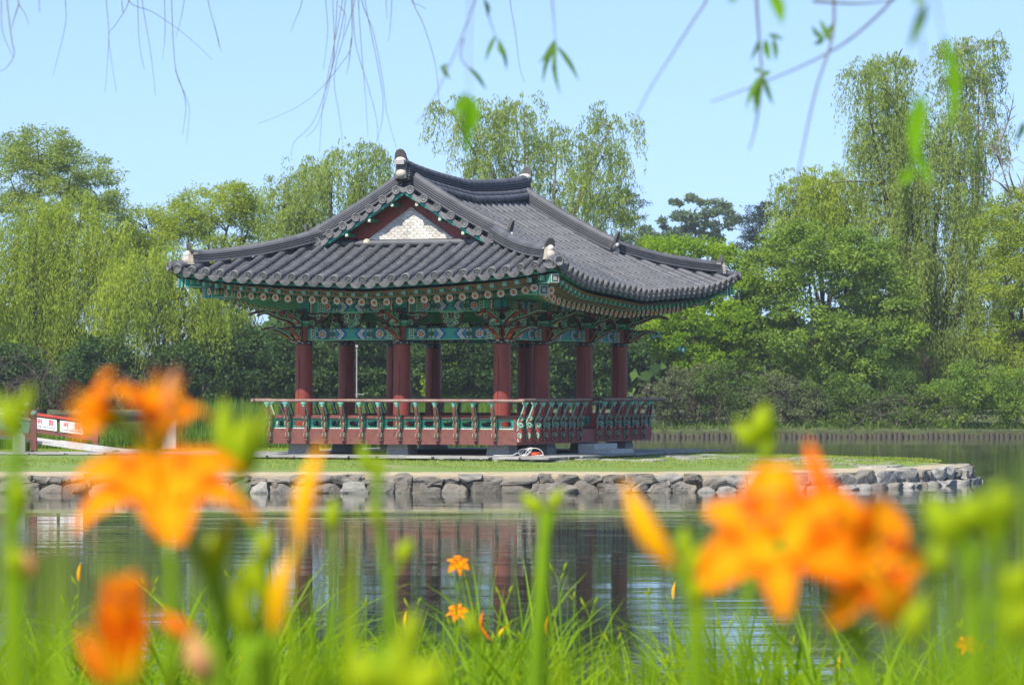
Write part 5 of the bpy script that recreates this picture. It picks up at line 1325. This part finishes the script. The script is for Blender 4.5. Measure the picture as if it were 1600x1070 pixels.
plant('large blurred double-headed orange daylily at the right', [(1290, 920), (1330, 1000), (1350, 1070)], 2.55,
      [dict(p=(1222, 860), ax=(-.25, -.8, .5), R=.060, roll=.95, w=1.1), dict(p=(1330, 875), ax=(.45, -.85, .1), R=.050, roll=.2, w=1.25)], [(1308, 800, 1262, 685, .0095, budo)], [[(1290, 930), (1250, 880)], [(1300, 940), (1340, 880)], [(1320, 900), (1308, 800)]], [(1420, 930, .2, .02), (1400, 860, .3, .018)], r=.005)
plant('blurred cluster of green daylily buds above the orange bud on the right', [(1190, 700), (1195, 760), (1175, 900), (1160, 1060)], 3.0, [], [(1188, 690, 1200, 628, .012, budg), (1180, 700, 1150, 655, .009, budg), (1195, 720, 1215, 655, .008, budg)], [], [], r=.004)
plant('blurred tuft of green daylily buds at the right edge', [(1500, 800), (1520, 900), (1530, 1060)], 2.2, [], [(1500, 850, 1450, 770, .013, budg), (1515, 830, 1530, 770, .013, budg), (1545, 850, 1590, 765, .013, budg), (1580, 940, 1610, 880, .012, budg)],
      [[(1515, 880), (1500, 850)], [(1518, 890), (1545, 850)], [(1525, 960), (1580, 940)]], [(1440, 770, .2, .022), (1600, 700, .2, .022), (1500, 760, .3, .02), (1580, 860, .1, .022), (1400, 760, .4, .018)], r=.005)
plant('tall blurred daylily scape with two green buds in the middle of the view', [(850, 850), (846, 930), (838, 1070)], 3.8, [], [(850, 800, 815, 770, .010, budg), (862, 800, 880, 762, .009, budg)], [[(850, 855), (850, 800)], [(850, 850), (862, 800)]], [], r=.0095)
plant('blurred branching scape with small green buds left of the middle', [(590, 790), (600, 880), (612, 1000)], 3.2, [], [(585, 740, 562, 690, .007, budg), (592, 760, 600, 705, .006, budg), (625, 880, 645, 840, .009, budg), (600, 830, 580, 780, .006, budg)], [[(590, 800), (585, 740)], [(603, 920), (625, 880)], [(590, 790), (592, 760)]], [(700, 960, .3, .02), (560, 870, .2, .02)], r=.0045)
plant('two blurred green buds at the left edge', [(28, 700), (20, 800), (20, 1000)], 2.6, [], [(20, 680, 8, 612, .010, budg), (32, 660, 52, 600, .007, budg), (38, 800, 30, 740, .008, budg), (45, 900, 40, 860, .009, budw)], [[(25, 700), (20, 680)], [(28, 700), (32, 660)], [(20, 830), (38, 800)], [(22, 930), (45, 900)]], [(0, 640, .1, .02), (70, 780, .2, .02), (100, 820, .3, .02)], r=.006)
plant('blurred upright green buds between the orange daylilies and the pavilion steps side', [(372, 745), (395, 830), (420, 1000)], 2.9, [], [(368, 740, 350, 618, .012, budg), (378, 745, 392, 640, .012, budg), (390, 740, 425, 630, .007, budg)], [], [(440, 900, .2, .02)], r=.004)
plant('blurred yellow-green buds rising from the bottom edge left of the middle', [(600, 1070), (600, 1120)], 1.9, [], [(590, 1090, 560, 1010, .012, budg), (615, 1090, 640, 985, .010, budg), (640, 1100, 700, 1030, .012, budg)], [[(600, 1110), (590, 1090)], [(600, 1110), (615, 1090)], [(600, 1115), (640, 1100)]], [(500, 1010, .1, .025), (680, 1050, .1, .02)], r=.005)
plant('thin blurred scape with a single green bud left of the tall middle scape', [(740, 990), (745, 1060)], 3.4, [], [(740, 1000, 735, 950, .009, budg)], [], [(800, 1000, .2, .02)], r=.004)
EX_ = [('blurred fan of bright leaves at the lower left corner', 60, 2.5, [(10, 760), (60, 860), (110, 930), (-20, 900), (95, 800), (150, 1000)], [(30, 900, 22, 850)]),
 ('blurred leaves and stems rising between the orange lilies and the yellow buds', 330, 2.7, [(300, 900), (350, 880), (400, 930), (440, 960), (480, 1000), (260, 930), (385, 850)], [(345, 900, 330, 830), (415, 890, 420, 820)]),
 ('blurred yellow-green clump at the bottom, just left of the middle', 540, 2.6, [(500, 960), (560, 900), (610, 960), (650, 1000), (530, 1010), (690, 1010), (480, 900)], [(640, 1020, 650, 950)]),
 ('blurred thin leaves at the bottom, right of the middle scape', 920, 3.2, [(880, 1000), (930, 1030), (960, 980), (1000, 1020), (860, 960)], []),
 ('blurred bright leaves below the slanting yellow bud', 1110, 2.8, [(1080, 850), (1120, 900), (1060, 960), (1150, 980), (1200, 1030), (1100, 800)], [(1075, 880, 1070, 820)]),
 ('blurred broad leaves under the big daylily at the right', 1380, 2.3, [(1330, 990), (1400, 940), (1450, 1000), (1380, 1020), (1300, 1040)], [(1420, 1000, 1450, 930)]),
 ('blurred tall leaves crowding the right edge', 1540, 2.1, [(1480, 860), (1530, 800), (1560, 760), (1590, 820), (1620, 740), (1440, 900), (1570, 930), (1510, 920), (1610, 900)], [(1475, 900, 1465, 840), (1560, 820, 1565, 750)]),
 ('very blurred leaves at the right edge close to the lens', 1590, 1.7, [(1560, 900), (1600, 850), (1640, 800), (1520, 1000)], [(1600, 1000, 1590, 930)]),
 ('blurred single leaves in front of the stone wall, left of the middle', 470, 3.4, [(560, 740), (540, 800), (450, 860), (520, 880), (610, 850)], [(520, 830, 525, 775)])]
for lb, bx, Y, tips, bds in EX_:
    b = at(bx, 1070, Y); b.z = ground_near(Y); ob = empty('daylily', b, label=lb, cat='daylily', group='blurred daylilies close to the lens')
    for k, (tx, ty) in enumerate(tips):
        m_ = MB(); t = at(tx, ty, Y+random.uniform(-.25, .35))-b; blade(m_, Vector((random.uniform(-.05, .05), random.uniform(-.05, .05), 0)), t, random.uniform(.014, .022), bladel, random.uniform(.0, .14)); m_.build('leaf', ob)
    for x0, y0, x1, y1 in bds:
        a = at(x0, y0, Y)-b; m_ = MB(); m_.tube([(0, 0, 0), a*.5+Vector((.01, 0, .02)), a], [.004, .0035, .003], stemg, 6); m_.build('stem', ob); bud(ob, a, at(x1, y1, Y)-b, .009, budg)
# -- scapes in the grass by the water
MID = [(716, 880, 'F', 'small orange daylily in full bloom, highest of those in the grass'), (714, 955, 'F', 'small orange daylily in bloom directly under the highest one'),
 (752, 962, 'O', 'scape with an upright orange bud just right of the two small blooms'), (770, 992, 'OO', 'scape with two long orange buds spread in a V near the middle'),
 (388, 1027, 'F', 'small star-like orange daylily low in the grass at the left'), (1512, 1006, 'F', 'small orange daylily low in the grass at the right'), (1534, 1010, 'O', 'scape with a round orange bud right next to the low right bloom'),
 (874, 890, 'GG', 'green forked scape, tallest right of the middle'), (897, 930, 'G', 'green scape with one bud, left of the pair at the dark reflection'), (922, 944, 'GG', 'green scape with a double bud in front of the dark column reflection'),
 (789, 926, 'GG', 'green forked scape in front of the red column reflection'), (646, 944, 'GG', 'leafy green scape left of the small blooms'), (572, 940, 'G', 'thin green scape left of the leafy one'), (632, 962, 'Y', 'scape with a yellow bud between the leafy scape and the small blooms'),
 (854, 970, 'Y', 'scape with a slanting yellow bud right of the V-shaped pair'), (959, 1000, 'GG', 'bushy green-budded scape low right of the middle'), (824, 994, 'GG', 'green-budded scape just above the grass in the middle'), (1043, 1028, 'G', 'short green-budded scape at the lower middle right'),
 (1014, 924, 'G', 'very thin scape with a small green bud against the sky reflection'), (1052, 916, 'Y', 'thin scape with an upright yellow bud against the pale water'), (123, 888, 'Y', 'left scape with a yellow bud under the big orange daylily'), (110, 940, 'GG', 'left green-budded scape below the yellow bud'),
 (236, 912, 'GG', 'forked green scape under the left orange daylily'), (366, 900, 'GG', 'thick green-budded scape left of the yellow buds'), (1161, 966, 'GG', 'green forked scape below the right orange daylily'), (1133, 978, 'GG', 'small green scape left of the forked one at the right'),
 (1413, 985, 'GG', 'green scape under the right edge of the big right daylily'), (1392, 960, 'G', 'thin straight scape reaching up under the right daylily'), (1423, 998, 'G', 'low scape right beside the thin straight one'), (1345, 988, 'G', 'low green scape under the hanging petal at the right'), (1502, 972, 'G', 'green scape above the low right bloom'),
 (1310, 1030, 'Y', 'low yellow-budded scape at the lower right'), (505, 1000, 'GG', 'green scape in the thick grass left of the middle'), (300, 1010, 'G', 'low green scape right of the half-open orange daylily'), (1240, 1000, 'G', 'short green scape in front of the pale water')]
for i, (px, py, kd, lb) in enumerate(MID):
    Y = 14.2+(i*37 % 23)/10; rs = random.uniform(-8, 8); fl = []; bd = []; br = []
    if kd == 'F': fl = [dict(p=(px, py+4), ax=(random.uniform(-.5, .5), -.7, .5), R=.047, o=1.0, roll=random.random()*3)]; bd = [(px-10, py+22, px-16, py+8, .006, budg), (px+8, py+30, px+14, py+18, .005, budg)]; br = [[(px+rs*.2, py+40), (px-10, py+22)], [(px+rs*.2, py+46), (px+8, py+30)]]
    if kd in ('O', 'Y'): bd = [(px, py+20, px+3, py-9, .008, budo if kd == 'O' else budy), (px-3, py+26, px-12, py+10, .005, budg)]
    if kd == 'OO': bd = [(px-4, py+8, px-22, py-24, .009, budo), (px+4, py+10, px+22, py-16, .009, budy), (px, py+10, px+1, py-6, .006, budg)]
    if kd == 'G': bd = [(px, py+6, px+2, py-9, .0065, budg), (px, py+8, px-8, py-2, .005, budg)]
    if kd == 'GG': bd = [(px-8, py+3, px-15, py-12, .006, budg), (px+7, py+1, px+13, py-13, .0065, budg), (px+2, py+16, px+8, py+4, .005, budg)]; br = [[(px, py+22), (px-8, py+3)], [(px, py+20), (px+7, py+1)]]
    plant(lb, [(px, py+(8 if kd in 'FG' else 20)), (px+rs*.3, py+60), (px+rs, py+150)], Y, fl, bd, br, [(px+random.uniform(-90, 90), py+random.uniform(60, 120), random.uniform(-.2, .2), .016) for _ in range(3)], r=.0032, group='small daylily scapes in the grass by the water')
m_ = MB(); Y = 14; g = at(1330, 1080, Y); blade(m_, Vector((.35, 0, .3))*0+Vector((at(1335, 1110, Y)-g)), at(1258, 985, Y)-g, .022, bladey, .05); o = m_.build('dry_leaf'); o.location = g; tag(o, 'single yellowed strap leaf leaning left in the grass at the lower right', 'leaf')
# -- strap-leaf grass
n = 8500; X = rng.uniform(-4.5, 4.5, n); Yv = rng.uniform(12.2, 17.2, n)
z0 = np.interp(Yv, [p[0] for p in prof0], [p[1] for p in prof0])-.03
cl = .5+.5*np.sin(X*2.3+1.2)*np.cos(X*.9+Yv*.7)+.25*np.sin(X*6.1+2)
H = rng.uniform(.40, .84, n)*(.70+.40*cl)*np.where(X < .3, 1.2, 1.1)
blades(X, Yv, z0, H, rng.uniform(.010, .026, n), rng.uniform(.1, 1.2, n), [bladeg], 'grass', seg=7, kind='stuff', label='thick strap-leaved grass along the near bank')
n = 260; X = rng.uniform(-3.2, 3.2, n); Yv = rng.uniform(5.0, 12.0, n); lim = 2-.5*(466/F)*Yv
H = rng.uniform(.25, .5, n); H = np.minimum(H*1.1, (CZ-466/F*Yv)-np.interp(Yv, [p[0] for p in prof0], [p[1] for p in prof0])+.06)
blades(X, Yv, np.interp(Yv, [p[0] for p in prof0], [p[1] for p in prof0])-.03, np.maximum(H, .1), rng.uniform(.009, .017, n), rng.uniform(.1, .8, n), [bladeg], 'bank_grass', seg=6, kind='stuff', label='grass on the bank between the lens and the water')

# ================================================================== WILLOW TWIGS HANGING FROM ABOVE
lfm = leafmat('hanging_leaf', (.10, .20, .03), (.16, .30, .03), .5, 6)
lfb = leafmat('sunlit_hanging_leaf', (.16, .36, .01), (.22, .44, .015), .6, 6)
def twigs(label, Y, lines, r, lv=(), side=1.2, mt=None):
    o0 = at(lines[0][0][0], -60, Y); m_ = MB(); dy = 0
    for k, ln in enumerate(lines):
        dy = random.uniform(-side, side)*Y*.01
        P = [at(p[0], p[1], Y+dy)-o0 for p in ([(ln[0][0], -60)] if ln[0][1] <= 0 else [])+list(ln)]
        P = [Vector(p) for p in crom([tuple(p) for p in P], 5)]; q = len(P); m_.tube(P, [r*(1-.7*i/q) for i in range(q)], mt or twigm, 5, cap=False)
    if len(lines) > 1:                        # the bough they all hang from, above the view
        xs_ = [p[0][0] for p in lines]; P = [at(x, -60+3*sin(x*.05), Y)-o0 for x in np.linspace(min(xs_)-20, max(xs_)+20, 8)]; m_.tube(P, r*2.2, mt or twigm, 6)
    ob = m_.build('willow_twigs'); ob.location = o0; tag(ob, label, 'branch', 'willow twigs hanging from above')
    for (x0, y0, x1, y1, wd, mt) in lv:
        a = at(x0, y0, Y)-o0; b = at(x1, y1, Y+random.uniform(-.01, .01)*Y*.3)-o0; sd = (b-a).cross(Vector((random.uniform(-.5, .5), 1, 0))).normalized(); lm_ = MB(); n = 8; V = []
        bow = sd*(b-a).length*random.uniform(-.1, .1)
        for i in range(n+1):
            t = i/n; w_ = wd/2*sin(pi*min(.99, .04+.95*t**.8)); p = a.lerp(b, t)+bow*sin(pi*t); V += [p-sd*w_, p+Vector((0, w_*.4, 0)), p+sd*w_]
        lm_.add(V, [(3*i+j, 3*i+j+1, 3*i+j+4, 3*i+j+3) for i in range(n) for j in (0, 1)], mt, True); lm_.build('leaf', ob)
    return ob
twigs('spray of thin bare willow twigs hanging from the top, just left of the roof ridge', 19, [[(549, 0), (549, 70), (533, 100), (500, 140), (460, 170), (403, 194)], [(551, 0), (556, 70), (575, 135), (590, 200), (583, 260)], [(565, 0), (583, 50), (597, 120), (605, 180), (622, 240)],
  [(540, 0), (530, 60), (515, 120), (490, 190), (460, 222), (455, 245)], [(560, 0), (565, 80), (571, 150), (575, 215)], [(535, 0), (520, 80), (505, 160), (499, 240)], [(509, 0), (512, 50), (505, 110)], [(555, 0), (523, 110), (530, 180), (535, 222)],
  [(472, 0), (462, 30), (453, 52)], [(527, 0), (518, 110), (498, 190), (478, 215)], [(570, 0), (598, 150), (590, 220)], [(530, 10), (540, 25), (535, 60)], [(520, 0), (522, 90), (511, 130)], [(549, 60), (545, 100), (541, 116)]], .0024)
twigs('thin bare willow twigs hanging at the upper left, one slanting across to the right', 19, [[(200, 0), (240, 20), (290, 55), (332, 94)], [(202, 0), (180, 40), (170, 60), (182, 146)], [(166, 0), (170, 60), (164, 146)], [(102, 0), (102, 40), (83, 118)], [(215, 0), (218, 70), (226, 110)],
  [(222, 0), (235, 80), (243, 150)], [(268, 0), (274, 105), (290, 150), (296, 175), (291, 225)], [(274, 110), (290, 160), (285, 212)], [(257, 0), (258, 50), (254, 92)], [(288, 0), (275, 60)], [(325, 0), (338, 50), (346, 82)], [(335, 40), (340, 60), (342, 75)], [(192, 20), (190, 0), (189, -20)]], .0024)
twigs('short brown willow twigs curling in at the upper left corner', 15, [[(11, 0), (18, 60), (22, 85), (12, 104), (0, 111), (-20, 112)], [(2, 0), (4, 50), (20, 88)], [(28, 0), (38, 20), (45, 38)], [(61, 0), (62, 20)], [(30, 5), (22, 30), (18, 45)]], .003, mt=barkp)
twigs('few thin willow twigs hanging over the open willow right of the ridge', 17, [[(645, 0), (662, 40), (680, 100), (686, 155), (690, 200)], [(643, 0), (655, 8), (666, 15)], [(797, 0), (805, 50), (812, 105), (820, 130)], [(612, 0), (610, 40), (607, 65)], [(603, 0), (605, 30)]], .0022)
D1 = .011
twigs('blurred leafy willow twig with drooping leaf clusters above the open willow', 8.5, [[(745, -10), (728, 40), (708, 90), (680, 150), (650, 195)], [(757, 0), (765, 30), (775, 60)], [(863, 0), (866, 40), (868, 66)], [(725, 60), (720, 90), (735, 110)]], .0022,
  [(757, 0, 762, 28, D1, lfm), (775, 55, 758, 98, D1, lfm), (777, 60, 792, 112, D1, lfm), (780, 65, 787, 90, D1, lfm), (868, 62, 842, 100, .013, lfm), (870, 66, 848, 132, D1, lfm), (868, 70, 876, 150, D1, lfm), (870, 72, 905, 128, .012, lfm), (866, 68, 862, 110, D1, lfm),
   (690, 102, 705, 125, D1, lfm), (732, 105, 760, 142, D1, lfm), (700, 100, 686, 108, .008, lfm)])
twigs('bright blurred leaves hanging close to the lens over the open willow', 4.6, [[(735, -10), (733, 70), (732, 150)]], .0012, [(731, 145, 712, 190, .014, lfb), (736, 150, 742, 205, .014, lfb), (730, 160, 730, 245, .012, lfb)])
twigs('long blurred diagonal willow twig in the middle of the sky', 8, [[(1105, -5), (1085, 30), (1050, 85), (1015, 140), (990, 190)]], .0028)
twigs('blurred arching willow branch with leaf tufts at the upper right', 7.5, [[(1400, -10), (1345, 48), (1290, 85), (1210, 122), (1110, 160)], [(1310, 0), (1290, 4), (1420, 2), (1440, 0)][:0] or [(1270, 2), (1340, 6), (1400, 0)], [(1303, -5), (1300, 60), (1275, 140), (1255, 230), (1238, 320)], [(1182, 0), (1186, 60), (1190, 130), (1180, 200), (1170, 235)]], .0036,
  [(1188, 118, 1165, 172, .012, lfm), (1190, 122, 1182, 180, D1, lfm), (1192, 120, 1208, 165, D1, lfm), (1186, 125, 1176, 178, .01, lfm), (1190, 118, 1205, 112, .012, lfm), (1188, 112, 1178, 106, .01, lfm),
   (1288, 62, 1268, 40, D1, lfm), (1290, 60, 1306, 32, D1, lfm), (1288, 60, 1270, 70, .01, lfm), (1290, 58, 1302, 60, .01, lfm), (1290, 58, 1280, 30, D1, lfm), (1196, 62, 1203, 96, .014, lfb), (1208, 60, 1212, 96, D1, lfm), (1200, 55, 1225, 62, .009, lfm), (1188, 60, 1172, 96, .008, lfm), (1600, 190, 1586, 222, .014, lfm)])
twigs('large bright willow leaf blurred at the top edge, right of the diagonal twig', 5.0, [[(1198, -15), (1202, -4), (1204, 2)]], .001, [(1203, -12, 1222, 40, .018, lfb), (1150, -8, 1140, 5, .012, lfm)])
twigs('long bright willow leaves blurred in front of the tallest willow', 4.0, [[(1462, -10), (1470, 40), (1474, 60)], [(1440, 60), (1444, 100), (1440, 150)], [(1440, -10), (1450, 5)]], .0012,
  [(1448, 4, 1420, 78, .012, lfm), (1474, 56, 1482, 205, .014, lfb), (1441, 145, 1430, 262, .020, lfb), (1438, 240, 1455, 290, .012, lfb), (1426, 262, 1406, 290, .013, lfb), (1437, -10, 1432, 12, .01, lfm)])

# ================================================================== HAZE
mb = MB(); mb.box((0, 2400, 20), (9400, 5400, 44), mat('haze_shell', (1, 1, 1)))
hz = mb.build('haze', kind='stuff'); hm = bpy.data.materials.new('haze_air'); hm.use_nodes = True; n = hm.node_tree.nodes; n.remove(n['Principled BSDF'])
pv = n.new('ShaderNodeVolumePrincipled'); pv.inputs['Color'].default_value = (.90, .95, 1, 1); pv.inputs['Density'].default_value = HAZE; pv.inputs['Anisotropy'].default_value = .2
hm.node_tree.links.new(pv.outputs[0], n['Material Output'].inputs['Volume']); hz.data.materials.clear(); hz.data.materials.append(hm)
